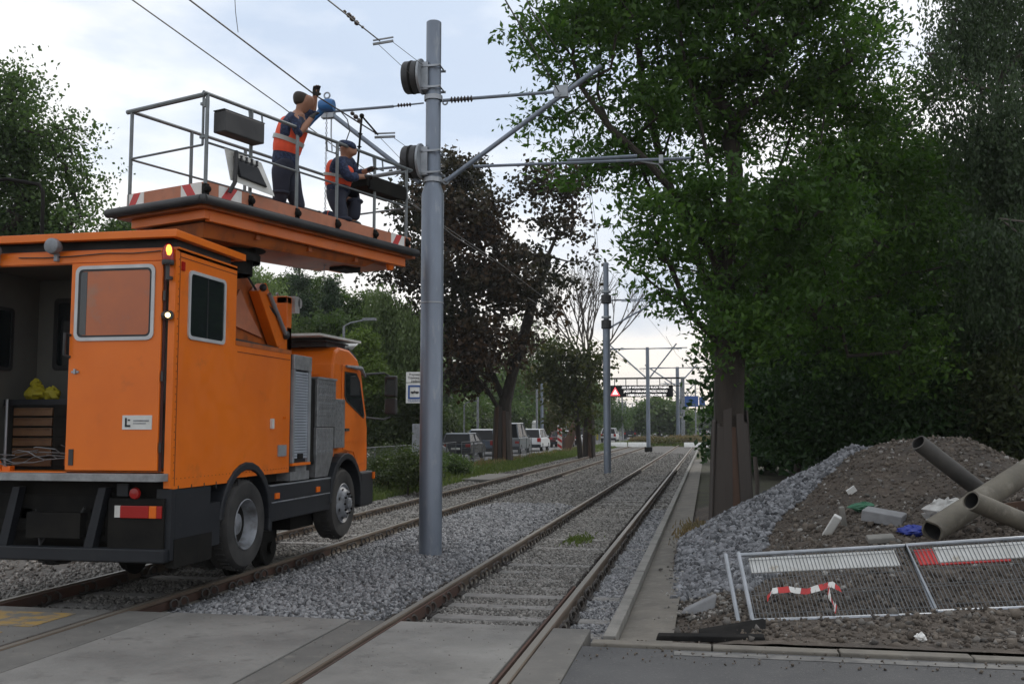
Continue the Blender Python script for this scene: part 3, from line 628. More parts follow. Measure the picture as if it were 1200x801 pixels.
mp_=tree('maple_tree','dark red-brown maple with a forked, partly boarded trunk',mb0,mb0+Vector((.5,0,8)),bl,260,2200,12,.25,'maple',r0=.36,cs=.5,tipr=.5,limbs=[(3,[aD(578,440,50),aD(562,400,50),aD(545,345,50.5),aD(535,290,50),aD(528,230,50)]),(2,[aD(570,455,50),aD(540,420,49.5),aD(505,370,49.5),aD(480,310,49)])],trunkpts=tk,tip=.02,aspect=.75,tn=6)
planks((0,0),.40,-.05,2.7,mp_,14,red=(1,4,9,11),wd=.19)
# ---- bare tree and the small leafy tree by it
D=62; bb=tgt(690,500,D,0)
anc=[(650+random.uniform(-6,100),298+abs(random.gauss(0,1))*48) for _ in range(420)]
t=empty('bare_tree',bb,'leafless tree with fine bare twigs behind the second pole','tree')
mbt=MB(); rs=random.Random(5)
def fan(p,d,L,r,k):
    q=p+d*L*.5+Vector((rs.gauss(0,.05),rs.gauss(0,.05),0))*L; e_=q+(d+Vector((rs.gauss(0,.10),rs.gauss(0,.10),.06))).normalized()*L*.5
    mbt.tube([p,q,e_],[r,r*.85,r*.68],6 if r>.03 else 4,caps=False)
    if k==0: return
    nk=3 if rs.random()<.6 else 2
    for c in range(nk):
        a=rs.uniform(0,6.28); sp_=rs.uniform(.30,.62) if c else rs.uniform(.05,.25)
        u=d.orthogonal().normalized(); v=d.cross(u); nd=(d+(u*math.cos(a)+v*math.sin(a))*sp_+Vector((0,0,.08))).normalized()
        fan(e_ if c<2 else q,nd,L*rs.uniform(.66,.82),r*(.66 if c else .74),k-1)
mbt.tube([(0,0,-.1),(0,0,2),(.05,0,4),(.02,0,5.4)],[.27,.22,.19,.17],8)
for a,sp_ in ((0,.55),(1.3,.45),(2.6,.7),(3.9,.5),(5.2,.35),(3.3,.15)): fan(Vector((0,0,5.2-abs(a-2.6)*.25)),Vector((math.cos(a)*sp_,math.sin(a)*sp_,1)).normalized(),2.3,.085,5)
mbt.build('trunk',M['barkl'],t,smooth=True)
planks((0,0),.30,-.05,2.6,t,8,red=(1,4,6),wd=.24)
bl=[B(660,420,D-2,1.4),B(640,435,D-2,1.2),B(690,425,D-2,1.3),B(665,460,D-2,1.6),B(690,465,D-2,1.1),B(640,410,D-2,.7),B(700,440,D-2,.7),B(660,490,D-2,.8),B(690,490,D-2,.7)]
bb2=tgt(680,500,D-2,0)
tree('young_maple','leafy olive green tree beneath the bare tree',bb2,bb2+Vector((-.3,0,3.4)),bl,75,430,12,.26,'olive',r0=.16,cs=.5,aspect=.7,tipr=.42)
# ---- left background tree
D=30; bb=tgt(25,500,D,0)
bl=[B(15,120,D,1.1),B(5,90,D,.6),B(42,160,D,1.0),B(85,185,D,.65),B(95,215,D,.65),B(25,215,D,1.4),B(70,240,D,.9,w_=.7),B(-20,180,D,1.8),B(40,265,D,1.3),B(100,250,D,.5,w_=.7),B(5,290,D,1.6),B(85,150,D,.35)]
tree('poplar_tree','green poplar rising behind the truck at the left edge',bb,bb+Vector((0,0,7)),bl,130,1900,15,.13,'left',r0=.25,cs=.42,aspect=.7,tipr=.38)
bb=tgt(150,500,D+2,0); tree('poplar_tree','small tree top just showing over the truck roof, under the platform corner',bb,bb+Vector((0,0,6)),[B(145,275,D+2,.55),B(160,285,D+2,.7),B(130,285,D+2,.6)],20,500,16,.13,'left',r0=.12,cs=.4,aspect=.7)
# ---- trees behind truck cab
D=46
def gt(name,label,px,D,ht,bl,lm,n=1700,per=16,ls=.2,**k):
    n=int(n*1.5); bl=[(c,tuple(q*1.12 for q in r_),w2) for c,r_,w2 in bl]
    bb=tgt(px,500,D,0); return tree(name,label,bb,bb+Vector((0,0,ht)),bl,k.pop('nan',50),n,per,ls,lm,r0=k.pop('r0',.22),**k)
gt('willow_tree','pale willow behind the boom, left of the spruce',300,D,7,[B(300,325,D,1.1),B(322,350,D,1.2),B(290,350,D,1.4),B(310,390,D,1.8),B(335,400,D,1.6),B(305,450,D,2)],'willow',strand=1.4,ls=.16,cs=.6,n=2200)
bb=tgt(347,500,D+1,0); sp=[]
for j in range(9): sp.append((tuple(bb+Vector((0,0,9.6-j*.95))),(.25+.22*j,.25+.22*j,.5),1.6 if j<3 else 1))
tree('spruce_tree','dark pointed spruce rising above the crane boom',bb,bb+Vector((0,0,9.6)),sp,90,2300,16,.16,'spruce',r0=.16,cs=.35,aspect=.3)
gt('spruce_tree2'.replace('2',''),'lower dark spruce seen right of the hanging chain',385,D+2,7.8,[(tuple(tgt(385,500,D+2,0)+Vector((0,0,8.6-j*.9))),(.3+.24*j,.3+.24*j,.5),1.4 if j<3 else 1) for j in range(8)],'spruce',n=2100,ls=.16,cs=.35,aspect=.3,nan=80,r0=.15)
gt('broadleaf_tree','tall rounded green tree behind the two spruces',345,D+8,7,[(tuple(aD(330,372,D+8)),(2.3,2,2.2),1),(tuple(aD(362,362,D+8)),(2.1,2,2.0),1),(tuple(aD(350,410,D+8)),(3,2,2.6),1)],'mid',n=1500,ls=.24)
gt('broadleaf_tree','broad green tree filling the gap right of the hanging chain',412,D+9,6,[(tuple(aD(400,378,D+9)),(2.2,2,1.9),1),(tuple(aD(425,385,D+9)),(2.0,2,1.8),1),(tuple(aD(412,425,D+9)),(3,2,2.6),1)],'mid',n=1500,ls=.24)
gt('broadleaf_tree','mid green tree behind the cab roof, left of the yellowish one',392,D,5,[B(392,385,D,1.3),B(375,420,D,1.8),B(402,430,D,1.8),B(360,440,D,2),B(398,470,D,1.6)],'mid')
gt('broadleaf_tree','yellow-green young tree beside the cab windscreen',425,D-4,3.4,[B(424,405,D-4,.85),B(432,435,D-4,1.0),B(420,460,D-4,1.0),B(436,470,D-4,.7)],'yel',n=900,ls=.16)
gt('willow_tree','pale willow right of the cab, behind the tram stop sign',465,D+3,6,[B(448,350,D+3,1.1),B(462,375,D+3,1.7),B(485,385,D+3,1.4),B(440,400,D+3,1.6),B(478,425,D+3,2.0),B(450,450,D+3,2.0),B(485,465,D+3,1.6)],'willow',strand=1.6,ls=.17,cs=.6,n=2800)
gt('broadleaf_tree','dark leafy tree low behind the cab mirror',455,D-5,2.6,[B(448,480,D-5,1.2),B(470,490,D-5,1.3),B(490,490,D-5,1.2),B(455,510,D-5,1.2),B(480,460,D-5,.9)],'shrub',n=1700,ls=.18)
gt('broadleaf_tree','dark leafy tree low behind the truck lockers',345,D-4,4.6,[B(345,430,D-4,2),B(320,450,D-4,2),B(370,460,D-4,1.6),B(290,440,D-4,2)],'shrub',n=1700,ls=.2)
# back rows left
for i,(px,py,D,r,lm) in enumerate([(505,455,66,2.6,'mid'),(530,470,72,3.2,'mid'),(560,468,78,3.4,'mid'),(585,455,82,3.0,'left'),(612,462,86,3.4,'brown'),(640,458,92,3.4,'mid'),(668,470,98,3.2,'mid'),(695,474,110,3.4,'left'),(615,425,95,3.0,'mid'),(655,440,118,4,'left'),(500,500,60,2.2,'shrub'),(545,498,68,2.2,'shrub'),(590,498,78,2.4,'shrub'),(635,498,88,2.4,'shrub')]):
    lb=['first','second','third','fourth','brownish autumn','sixth','seventh','eighth','taller','taller','first low','second low','third low','fourth low']
    names=['green tree just right of the near pole, behind the parked cars','green tree left of the maple trunk, beyond the cars','green tree behind the maple trunk','green tree just right of the maple trunk','brownish autumn tree between the maple and the bare tree','green tree left of the leafy olive tree','green tree behind the leafy olive tree','green tree left of the second pole','taller tree above the autumn brown one','taller tree far behind the olive tree','dark bush right of the near pole','dark bush left of the maple trunk','dark bush behind the maple trunk','dark bush beyond the dark red car']
    D*=1.28; r*=1.28
    c=tgt(px,500,D,0); zc=aD(px,py,D).z; hb=max(1.0,zc)
    bl=[(tuple(c+Vector((0,0,hb))),(r,r,max(1.2,hb*.75)),1),(tuple(c+Vector((r*.6,0,hb*.6))),(r*.7,r*.7,hb*.5),1),(tuple(c+Vector((-r*.6,0,hb*.65))),(r*.7,r*.7,hb*.55),1)]
    tree('background_tree' if i<10 else 'roadside_bush',names[i],c,c+Vector((0,0,hb)),bl,24,800,14,.34,LM and lm,r0=.2,cs=.9,group='trees and bushes beyond the road',aspect=.6,cat='tree' if i<10 else 'bush')
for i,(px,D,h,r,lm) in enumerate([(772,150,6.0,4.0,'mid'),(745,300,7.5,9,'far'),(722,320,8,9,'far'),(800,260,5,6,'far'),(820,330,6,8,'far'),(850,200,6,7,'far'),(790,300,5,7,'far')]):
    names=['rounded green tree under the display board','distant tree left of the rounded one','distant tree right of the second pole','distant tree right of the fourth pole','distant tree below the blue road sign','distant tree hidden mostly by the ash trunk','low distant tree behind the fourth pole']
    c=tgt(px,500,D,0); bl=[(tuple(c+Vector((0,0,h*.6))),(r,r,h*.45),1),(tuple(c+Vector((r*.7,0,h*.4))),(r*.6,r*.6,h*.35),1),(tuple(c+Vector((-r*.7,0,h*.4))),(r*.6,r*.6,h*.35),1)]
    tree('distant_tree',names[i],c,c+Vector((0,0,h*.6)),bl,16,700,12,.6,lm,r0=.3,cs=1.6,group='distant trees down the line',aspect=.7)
# far woods
pts=[]
for k in range(900):
    px=RNG.uniform(-200,1500); D=RNG.uniform(360,480); p=aD(px,500,D); pts.append((p.x,p.y,RNG.uniform(0,6.5+2.5*math.sin(px*.02)+2*math.sin(px*.07))))
pts=np.array(pts); P=np.repeat(pts[:,None,:],22,1)+RNG.normal(0,1.5,(len(pts),22,3)); P=P.reshape(-1,3); P[:,2]=np.abs(P[:,2])
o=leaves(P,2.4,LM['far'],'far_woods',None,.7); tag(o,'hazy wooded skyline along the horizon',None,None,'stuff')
# ---- grass, weeds
def grass(name,label,P,h,m,kind='stuff'):
    n=len(P); hh=h*RNG.uniform(.5,1.3,n); a=RNG.uniform(0,6.28,n); dx=np.cos(a);dy=np.sin(a); w0=.012+.012*hh/.2
    ln=RNG.normal(0,.35,(n,2))*hh[:,None]
    V=np.stack([P+np.stack([-dx*w0,-dy*w0,0*a],1),P+np.stack([dx*w0,dy*w0,0*a],1),P+np.stack([dx*w0*.3+ln[:,0],dy*w0*.3+ln[:,1],hh],1),P+np.stack([-dx*w0*.3+ln[:,0],-dy*w0*.3+ln[:,1],hh],1)],1)
    o=np_obj(name,V.reshape(-1,3),np.arange(4*n).reshape(n,4),LM[m]); tag(o,label,None,None,kind); return o
def gp(n,x0,x1,y0,y1,hf,clump=None):
    x=RNG.uniform(x0,x1,n); y=y0*(y1/y0)**RNG.uniform(0,1,n)
    if clump:
        k=wav(x,y,clump,1)+RNG.uniform(-.5,.5,n)>-.1; x,y=x[k],y[k]
    return np.stack([x,y,hf(x,y)-.01],1)
grass('verge_grass','rough green grass between the left track and the road',gp(60000,-10.9,-8.35,22,110,h_left,1.5),.17,'grass')
grass('verge_grass','longer dry grass at the back of the left verge',gp(3500,-10.9,-9.6,20,80,h_left,.8),.28,'dry')
grass('far_grass','grass strip across the end of the tracks',np.stack([RNG.uniform(-10,8,9000),RNG.uniform(100,120,9000),np.full(9000,-.08)],1),.3,'grass')
def bush(label,c,r,h,lm,n=350,group='weeds along the left verge',ls=.10):
    c=Vector(c); bl=[(tuple(c+Vector((0,0,h*.5))),(r,r,h*.5),1),(tuple(c+Vector((r*.5,r*.4,h*.35))),(r*.6,r*.6,h*.35),1)]
    tree('verge_bush',label,c,c+Vector((0,0,h*.5)),bl,14,n,16,ls,lm,r0=.03,cs=.3,group=group,cat='bush',tip=.006)
for i,(px,py,r,h,lm) in enumerate([(455,573,.85,1.15,'shrub'),(478,576,.8,1.25,'shrub'),(492,560,.8,1.2,'mid'),(513,556,.6,1.0,'mid'),(452,556,.8,1.2,'shrub'),(530,556,.6,.75,'mid'),(478,548,.9,1.7,'shrub')]):
    c=aZ(px,py,0); bush(['low dark bush beside the truck bumper','bushy weed left of the near pole foot','bushy weed partly hidden by the near pole','bushy weed just right of the near pole','dark bush against the fence by the truck','small weed clump before the mesh fence','tall shrub behind the near pole by the fence'][i],c,r,h,lm)
for i,(px,D,r,h) in enumerate([(775,102,2.5,.8),(800,104,3,1.1),(825,106,3,.9),(760,112,2.5,.8),(845,108,3,1.1)]):
    c=tgt(px,500,D,-.07); bush(['brown dry shrub left of the fourth pole','brown dry shrub right of the fourth pole','brown dry shrub below the blue road sign','brown dry shrub right of the third pole','brown dry shrub beside the ash trunk'][i],c,r,h,'dry' if i%2 else 'brown',260,'dry shrubs at the end of the tracks',.26)
P=gp(60,-2.35,-2.05,13.6,14.3,h_bed); grass('grass_tuft','small green tuft growing between the right rails',np.stack([RNG.normal(-2.2,.12,260),RNG.normal(17.2,.35,260),np.full(260,-.14)],1),.06,'grass')
grass('dry_grass','straw-coloured grass at the foot of the boarded tree',np.stack([RNG.normal(-.25,.14,900),RNG.normal(18.0,.8,900),np.full(900,-.08)],1),.10,'dry')
# saplings / litter on soil heap done below
# ------------------------------------------------------------------ the truck
def crump(r,sc,seed):
    rs=random.Random(seed); mb=MB().ball((0,0,0),r,14,9,sc); mb.v=[(x*(1+rs.uniform(-.3,.3)),y*(1+rs.uniform(-.3,.3)),z*(1+rs.uniform(-.35,.35))) for x,y,z in mb.v]; return mb
T=empty('rail_service_truck',(-6.43,9.0,0),'orange road-rail service truck with a raised work platform','truck')
TO=T.location
def part(mb,name,m,parent=T,**k): return mb.build(name,M[m] if isinstance(m,str) else m,parent,**k)
X1=1.25
# body shell with an open rear doorway
bd=MB()
bd.box(.115,X1-.07,0,.04,1.34,1.36)               # threshold under door
bd.box(X1-.07,X1,.0,.05,1.20,3.56)                # rear right corner post
bd.box(-X1,-.95,0,.05,1.36,3.45)                  # rear left panel
bd.box(-X1,X1-.07,0,.05,3.45,3.58)                # lintel
bd.box(-.95,1.18,0,.05,1.30,1.355)
bd.box(X1-.04,X1,.05,1.31,1.19,3.58)              # right wall, high cabin
bd.box(-X1,-X1+.04,.05,1.31,1.19,3.58)
bd.box(-X1+.04,X1-.04,1.27,1.31,1.30,3.58)        # front wall of cabin
bd.box(-X1,X1,0.05,1.31,3.55,3.60)                # roof
bd.box(-X1+.002,X1-.002,1.31,2.83,1.235,2.76)     # lower body
bd.box(-X1+.04,X1-.04,.05,1.31,1.28,1.34)         # floor
body=part(bd,'body','orange')
MB().box(X1-.03,X1+.004,1.31,2.83,2.715,2.765).build('top_trim',M['orange_dull'],body)
part(MB().box(-X1,X1+.003,-.018,.0,3.46,3.565),'rear_fascia','orange',body)
part(MB().tube([(-.5,-.035,3.53),(-.2,-.035,3.52),(.1,-.035,3.525),(.5,-.035,3.545),(.8,-.035,3.535),(1.1,-.035,3.55)],.006,5),'roof_cable','cable',body)
part(MB().box(-X1+.05,X1-.05,.1,1.25,3.60,3.69),'roof_plinth','black',body)
# roof rim (orange frame)
rm=MB().ring([(-1.34,-.10),(1.30,-.10),(1.30,1.42),(-1.34,1.42)],[(-1.26,-.02),(1.22,-.02),(1.22,1.34),(-1.26,1.34)],2,3.675,3.752)
rim_=part(rm,'roof_rim','orange',bevel=.006); part(MB().box(-1.25,1.21,-.01,1.33,3.70,3.74),'roof_deck','black',rim_)
sm_=MB().box(X1+.001,X1+.004,1.36,2.80,2.640,2.646).box(X1+.001,X1+.004,.08,1.30,3.500,3.506).box(X1+.001,X1+.004,.075,.081,1.22,3.56)
part(sm_,'panel_seam','gap',body)
rv=MB()
for k in range(34): rv.lathe([(.008,0),(.006,.004),(.001,.005)],0,(X1+.002,.12+k*.08,1.29),6)
for k in range(30): rv.lathe([(.008,0),(.006,.004),(.001,.005)],0,(X1+.002,.055,1.3+k*.075),6)
part(rv,'rivet_row','orange_dull',body)
# rear door
dr=MB().box(.115,1.125,-.035,-.002,1.37,3.45); door=part(dr,'rear_door','orange',bevel=.008)
wo=rrect(.17,1.05,2.66,3.42,.07); wi=rrect(.205,1.015,2.695,3.385,.05)
part(MB().ring(wo,wi,1,-.05,-.034),'window_frame','winframe',door)
part(MB().ring(wi,rrect(.225,.995,2.715,3.365,.04),1,-.046,-.034),'window_seal','rubber',door)
part(MB().prism(rrect(.224,.996,2.714,3.366,.04),1,-.041,-.036),'window_pane','oglass',door)
part(MB().box(.226,.30,-.0435,-.0412,2.72,3.36),'pane_edge','glass',door)
part(MB().tube([(.13,-.036,2.72),(.10,-.085,2.74),(.10,-.085,2.52),(.13,-.036,2.50)],.016,6),'door_handle','black',door,smooth=True)
part(MB().box(.16,.24,-.05,-.034,2.34,2.36).box(.19,.21,-.06,-.034,2.33,2.38),'door_lock','silver',door)
part(MB().box(.16,.21,-.045,-.034,1.42,1.58),'door_catch','black',door)
st=part(MB().box(.74,1.06,-.042,-.034,1.775,1.915),'sticker','lwhite',door)
part(MB().box(.77,.79,-.0445,-.0421,1.80,1.89).box(.79,.83,-.0445,-.0421,1.80,1.82).box(.80,.825,-.0445,-.0421,1.86,1.875),'sticker_print','sblack',st)
part(MB().box(.86,1.03,-.0445,-.0421,1.855,1.868).box(.86,1.0,-.0445,-.0421,1.83,1.84),'sticker_print','rim',st)
part(MB().box(1.127,1.155,-.012,.0,1.36,3.45),'door_gap','gap',body)
for z in (1.6,2.3,3.1): part(MB().tube([(1.15,-.03,z-.05),(1.15,-.03,z+.05)],.014,6),'hinge','black',body)
# inside of the cabin
ins=MB().box(-X1+.042,-X1+.055,.06,1.26,1.345,3.54).box(-1.19,1.19,1.24,1.265,1.345,3.54).box(-1.19,1.19,.06,1.24,3.50,3.545)
inl=part(ins,'cabin_lining','wall_in')
part(MB().ring(rrect(.12,.82,2.42,3.12,.05),rrect(.16,.78,2.46,3.08,.04),0,-1.196,-1.18),'inner_window_frame','black',inl)
part(MB().prism(rrect(.16,.78,2.46,3.08,.04),0,-1.195,-1.19),'inner_window_pane','glass',inl)
part(MB().ring(rrect(-.98,-.36,2.45,3.28,.05),rrect(-.93,-.41,2.50,3.23,.04),1,1.222,1.238),'inner_window_frame','black',inl)
part(MB().prism(rrect(-.93,-.41,2.50,3.23,.04),1,1.23,1.236),'inner_window_pane','glass',inl)
part(MB().tube([(-.30,1.12,1.4),(-.30,1.12,3.4)],.03,8),'inner_post','silver',inl,smooth=True)
sh=part(MB().box(-1.15,.4,.7,1.2,2.06,2.10).box(-1.15,.4,.66,.70,2.03,2.10),'workbench','dplast')
cb=part(MB().box(-1.0,-.12,.62,1.15,1.345,2.04),'drawer_cabinet','chassis')
for k in range(6): part(MB().box(-.97,-.5,.595,.62,1.38+k*.108,1.465+k*.108).box(-.95,-.52,.585,.595,1.45+k*.108,1.462+k*.108),'drawer','wood',cb,bevel=.004)
for k in range(6): part(MB().box(-.46,-.14,.605,.62,1.38+k*.108,1.465+k*.108),'drawer','chassis',cb)
part(MB().tube([(-1.02,.55,1.36),(-1.02,.55,2.1)],.016,6),'cabinet_rail','silver',cb)
for i,(x,z,r) in enumerate([(-.90,2.17,.10),(-.70,2.16,.08),(-.90,2.28,.05)]):
    bg_=crump(r,(1.2,.9,.95),20+i); bo=part(bg_,'work_bag','yellow',None,smooth=True,origin=(0,0,0)); bo.location=TO+Vector((x,.85,z)); tag(bo,['crumpled yellow bag on the left of the truck workbench','yellow bag on the workbench nearer the open door','small yellow pouch on top of the left yellow bag'][i],'bag','yellow bags in the truck cabin')
cbm=MB()
for i in range(7):
    pts=[(-.62+.1*i+random.uniform(-.1,.1)+.35*math.cos(a+i),.25+.15*math.sin(a*1.3+i),1.37+.05*i*.4+.05*abs(math.sin(a*1.7+i))+.1*(.5+.5*math.cos(a))) for a in [j*.4 for j in range(9)]]
    pts=[(min(.0,max(-.85,x)),y,z) for x,y,z in pts]; cbm.tube(pts,.006,5)
cc=cbm.build('coiled_cable',M['dimsteel'],None,smooth=True); cc.location=TO; tag(cc,'tangle of grey cables lying on the truck cabin floor','cable')
gl=MB().hexa([(-.83,.12,1.345),(-.72,.12,1.345),(-.72,.2,1.345),(-.83,.2,1.345),(-.88,.12,1.47),(-.80,.12,1.47),(-.80,.2,1.47),(-.88,.2,1.47)]).box(-.72,-.62,.12,.2,1.345,1.40).build('orange_tool',M['orlens'],None,bevel=.01); gl.location=TO; tag(gl,'small orange tool on the truck cabin doorsill','tool')
part(MB().tube([(-.25,.5,1.4),(-.02,.2,1.75)],.018,6),'handle_stick','orange_dull',inl)
# rear step, underside, lights
sp_=part(MB().box(-1.2,1.19,-.16,.02,1.27,1.345).hexa([(1.19,-.16,1.27),(1.23,.0,1.27),(1.23,.02,1.27),(1.19,.02,1.27),(1.19,-.16,1.345),(1.23,.0,1.345),(1.23,.02,1.345),(1.19,.02,1.345)]),'rear_step','alu',bevel=.004)
ch=MB().box(-.45,-.33,.1,5.9,.72,.98).box(.33,.45,.1,5.9,.72,.98)
for yy in (.3,1.2,2.2,3.2,4.2,5.4): ch.box(-.4,.4,yy,yy+.12,.75,.95)
ch.box(-1.1,1.1,.3,2.8,1.12,1.235).box(-1.0,1.0,3.0,4.4,.85,1.1).box(-.35,.35,4.6,5.9,.55,1.1).box(-1.15,1.15,.12,.2,1.0,1.27)
chs=part(ch,'chassis','chassis')
part(MB().box(-1.0,1.0,.5,2.9,.40,.80).box(-.9,.9,3.7,4.5,.42,.8),'underbody_light_block','chassis',chs)  # low boxes added to block skylight and darken the ground under the truck
part(MB().box(-.8,.55,.1,.7,.66,1.12).tube([(-.75,.2,.8),(.5,.2,.8)],.13,12).box(-.3,.3,-.02,.1,.7,.95),'underframe_box','chassis',chs)
part(MB().tube([(-.5,.15,1.0),(-.2,.05,.7),(.1,.1,.75),(.3,.05,1.0)],.015,6).tube([(-.3,.12,1.0),(-.15,.0,.62),(.0,.05,.9)],.012,6),'air_hose','black',chs,smooth=True)
for q_ in (1,-1):
    a_=.34 if q_>0 else -.62; part(MB().hexa([(a_,-.02,.60),(a_+.1,-.02,.60),(a_+.1,.08,.60),(a_,.08,.60),(a_+.15,-.02,1.2),(a_+.23,-.02,1.2),(a_+.23,.08,1.2),(a_+.15,.08,1.2)]),'bumper_strut','dplast',chs)
bp_=part(MB().box(-1.25,1.24,-.06,.06,.485,.615),'rear_bumper','dplast',bevel=.012)
tp=part(MB().box(.60,1.20,-.01,.02,.615,1.10),'light_panel','chassis')
part(MB().box(.68,.74,-.03,-.0102,.915,1.03),'reverse_lens','lwhite',tp)
part(MB().box(.741,1.05,-.035,-.0102,.91,1.03),'brake_lens','redlens',tp,bevel=.006); part(MB().box(1.051,1.13,-.034,-.0102,.91,1.03),'indicator_lens','orlens',tp,bevel=.006); part(MB().box(1.131,1.185,-.033,-.0102,.91,1.03),'side_lens','redlens',tp,bevel=.006)
part(MB().lathe([(.001,-.03),(.05,-.025),(.06,0),(.001,0)],1,(.89,-.015,1.15),14),'fog_lens','redlens',tp)
part(MB().box(.68,.80,.0,.02,1.12,1.24),'number_lamp','dplast',tp)
part(MB().box(1.10,1.26,.02,.16,.50,1.19).box(1.235,1.262,.10,.80,.45,1.18),'rear_mudflap','dplast')
part(MB().box(1.18,1.268,.08,.84,.42,.70),'lower_skirt','chassis')
# beacon etc. at rear corner
bc=part(MB().tube([(1.20,-.07,3.25),(1.20,-.07,3.42)],.02,8).lathe([(.055,0),(.06,.02),(.055,.05)],2,(1.20,-.07,3.40),12).box(1.18,1.22,-.07,.0,3.26,3.29),'beacon_mount','black')
part(MB().lathe([(.055,0),(.062,.06),(.05,.13),(.02,.165),(.001,.17)],2,(1.20,-.07,3.445),14),'beacon_lens','redlens',bc,smooth=True)
part(MB().ball((1.222,-.098,3.53),.034,8,6,(1,1,2.0)),'beacon_light','beacon',bc,smooth=True)
lm2=part(MB().tube([(1.16,-.03,2.90),(1.24,-.07,2.90)],.045,10).box(1.14,1.18,-.03,.0,2.86,2.94),'corner_lamp','black')
part(MB().ball((1.235,-.105,2.895),.026,8,6),'corner_lamp_glass','lamplit',lm2,smooth=True)
part(MB().box(1.25,1.262,.10,.16,3.37,3.46),'side_marker','redlens',body)
wl=part(MB().lathe([(.001,-.13),(.05,-.13),(.078,-.11),(.085,-.06),(.06,-.0),(.02,.01)],1,(-.06,-.03,3.625),16).box(-.08,-.04,-.06,.0,3.48,3.56),'work_lamp','rim',smooth=True)
part(MB().ball((-.75,-.1,3.60),.08,10,8).box(-.77,-.73,-.06,.02,3.45,3.55),'work_lamp','rim',smooth=True)
# side window
sw=part(MB().ring(rrect(.25,1.04,2.69,3.40,.06),rrect(.285,1.005,2.725,3.365,.045),0,X1,X1+.016),'side_window','winframe')
part(MB().prism(rrect(.286,1.004,2.726,3.364,.045),0,X1+.001,X1+.006),'window_pane','glass',sw)
part(MB().box(X1+.006,X1+.010,.64,.655,2.73,3.36),'window_bar','rubber',sw)
part(MB().box(X1,X1+.012,2.48,2.72,1.44,1.58),'side_hatch','silver',body); part(MB().box(X1,X1+.03,2.25,2.31,1.78,1.9),'side_latch','lwhite',body)
part(MB().box(X1,X1+.004,2.62,2.70,1.90,1.93),'sticker','orlens',body)
for k in range(6): part(MB().box(X1-.01,X1+.004,.15+k*.26,.165+k*.26,1.15,1.22),'body_stud','black',body)
# wheels
def wheel(x,y,z,Rw,wd,deep,label=None):
    t=MB().lathe([(Rw*.56,0),(Rw*.62,.02),(Rw*.93,.015),(Rw,-.03),(Rw,-wd+.03),(Rw*.93,-wd),(Rw*.56,-wd)],0,(0,0,0),40)
    for k in range(40):
        a=2*math.pi*k/40; t.obox((-.09,math.cos(a)*(Rw+.001),math.sin(a)*(Rw+.001)),(.10,.03,.018),(a,0,0))
    w_=part(t,'wheel','tyre',smooth=True,label=label); w_.location=(x,y,z)
    r=Rw*.575
    if deep: pr=[(r,.012),(r*.97,.02),(r*.90,-.02),(r*.84,-.14),(r*.80,-.16),(r*.45,-.165),(r*.42,-.10),(r*.28,-.085),(.001,-.08)]
    else: pr=[(r,.012),(r*.97,.02),(r*.86,-.01),(r*.80,.0),(r*.62,.075),(r*.5,.085),(r*.42,.055),(r*.30,.06),(r*.28,.11),(r*.18,.13),(.001,.135)]
    rm=part(MB().lathe(pr,0,(0,0,0),36),'rim','rim',w_,smooth=True)
    nb=MB()
    for k in range(10):
        a=2*math.pi*k/10; q=.50 if not deep else .60; nb.lathe([(.014,0),(.014,.03),(.001,.032)],0,((.078 if not deep else -.168),math.cos(a)*r*q,math.sin(a)*r*q),7)
    part(nb,'wheel_nuts','chassis',w_)
    hb=MB()
    for k in range(8):
        a=2*math.pi*(k+.5)/8; q=.72; x0=.0365 if not deep else -.162; hb.lathe([(.001,.003),(.024,.003),(.024,-.01)],0,(x0,math.cos(a)*r*q,math.sin(a)*r*q),9)
    part(hb,'rim_holes','black',w_)
    part(MB().lathe([(.001,-wd*.5),(r,-wd*.5),(r,-wd*.5-.01)],0,(0,0,0),20).tube([(-wd,0,0),(-1.0,0,0)],.07,8),'axle','chassis',w_)
    return w_
wheel(1.245,1.66,.70,.50,.27,True); w2=wheel(.93,1.66,.70,.50,.26,True)
wheel(1.20,4.86,.70,.50,.28,False)
for x,y in ((-1.245,1.66),(-1.2,4.86)):
    q=wheel(0,0,0,.50,.27,False); q.location=(x,y,.70); q.rotation_euler=(0,0,math.pi)
# fenders
def fender(y,z,Ri,x0,x1,a0,a1,th=.085):
    mb=MB(); n=14; o=[];i_=[]
    for k in range(n+1):
        a=R(a0+(a1-a0)*k/n); o.append((y+math.cos(a)*(Ri+th),z+math.sin(a)*(Ri+th)*1.05)); i_.append((y+math.cos(a)*Ri,z+math.sin(a)*Ri*1.05))
    return mb.prism(o+i_[::-1],0,x0,x1)
part(fender(1.66,.70,.585,.80,1.275,-12,172),'rear_fender','dplast',bevel=.015)
part(MB().box(1.0,1.262,.80,1.02,.55,1.0),'fender_stay','dplast')
part(fender(4.88,.72,.585,.75,1.262,-8,178),'front_fender','dplast',bevel=.012)
part(MB().box(-1.2,1.2,5.55,6.08,.58,.80).box(1.05,1.25,5.50,6.07,.60,1.12),'front_bumper','dplast',bevel=.03)
part(MB().box(1.24,1.275,6.0,6.07,1.0,1.1),'front_indicator','orlens')
# side skirt / underrun guard
sk=part(MB().box(1.20,1.25,2.28,4.26,.90,1.09).box(1.215,1.245,2.28,4.26,.66,.885),'side_guard','dplast',bevel=.012)
part(MB().box(1.19,1.252,2.28,4.26,1.085,1.10),'guard_trim','silver',sk); part(MB().box(1.246,1.252,2.28,4.26,.882,.898),'guard_trim','rim',sk)
for y in (2.42,3.72): part(MB().box(1.25,1.265,y,y+.12,.93,1.0),'side_reflector','orlens',sk)
part(MB().box(1.0,1.24,2.9,3.5,1.12,1.23).box(1.05,1.22,3.1,3.45,1.23,1.38),'battery_box','alu')
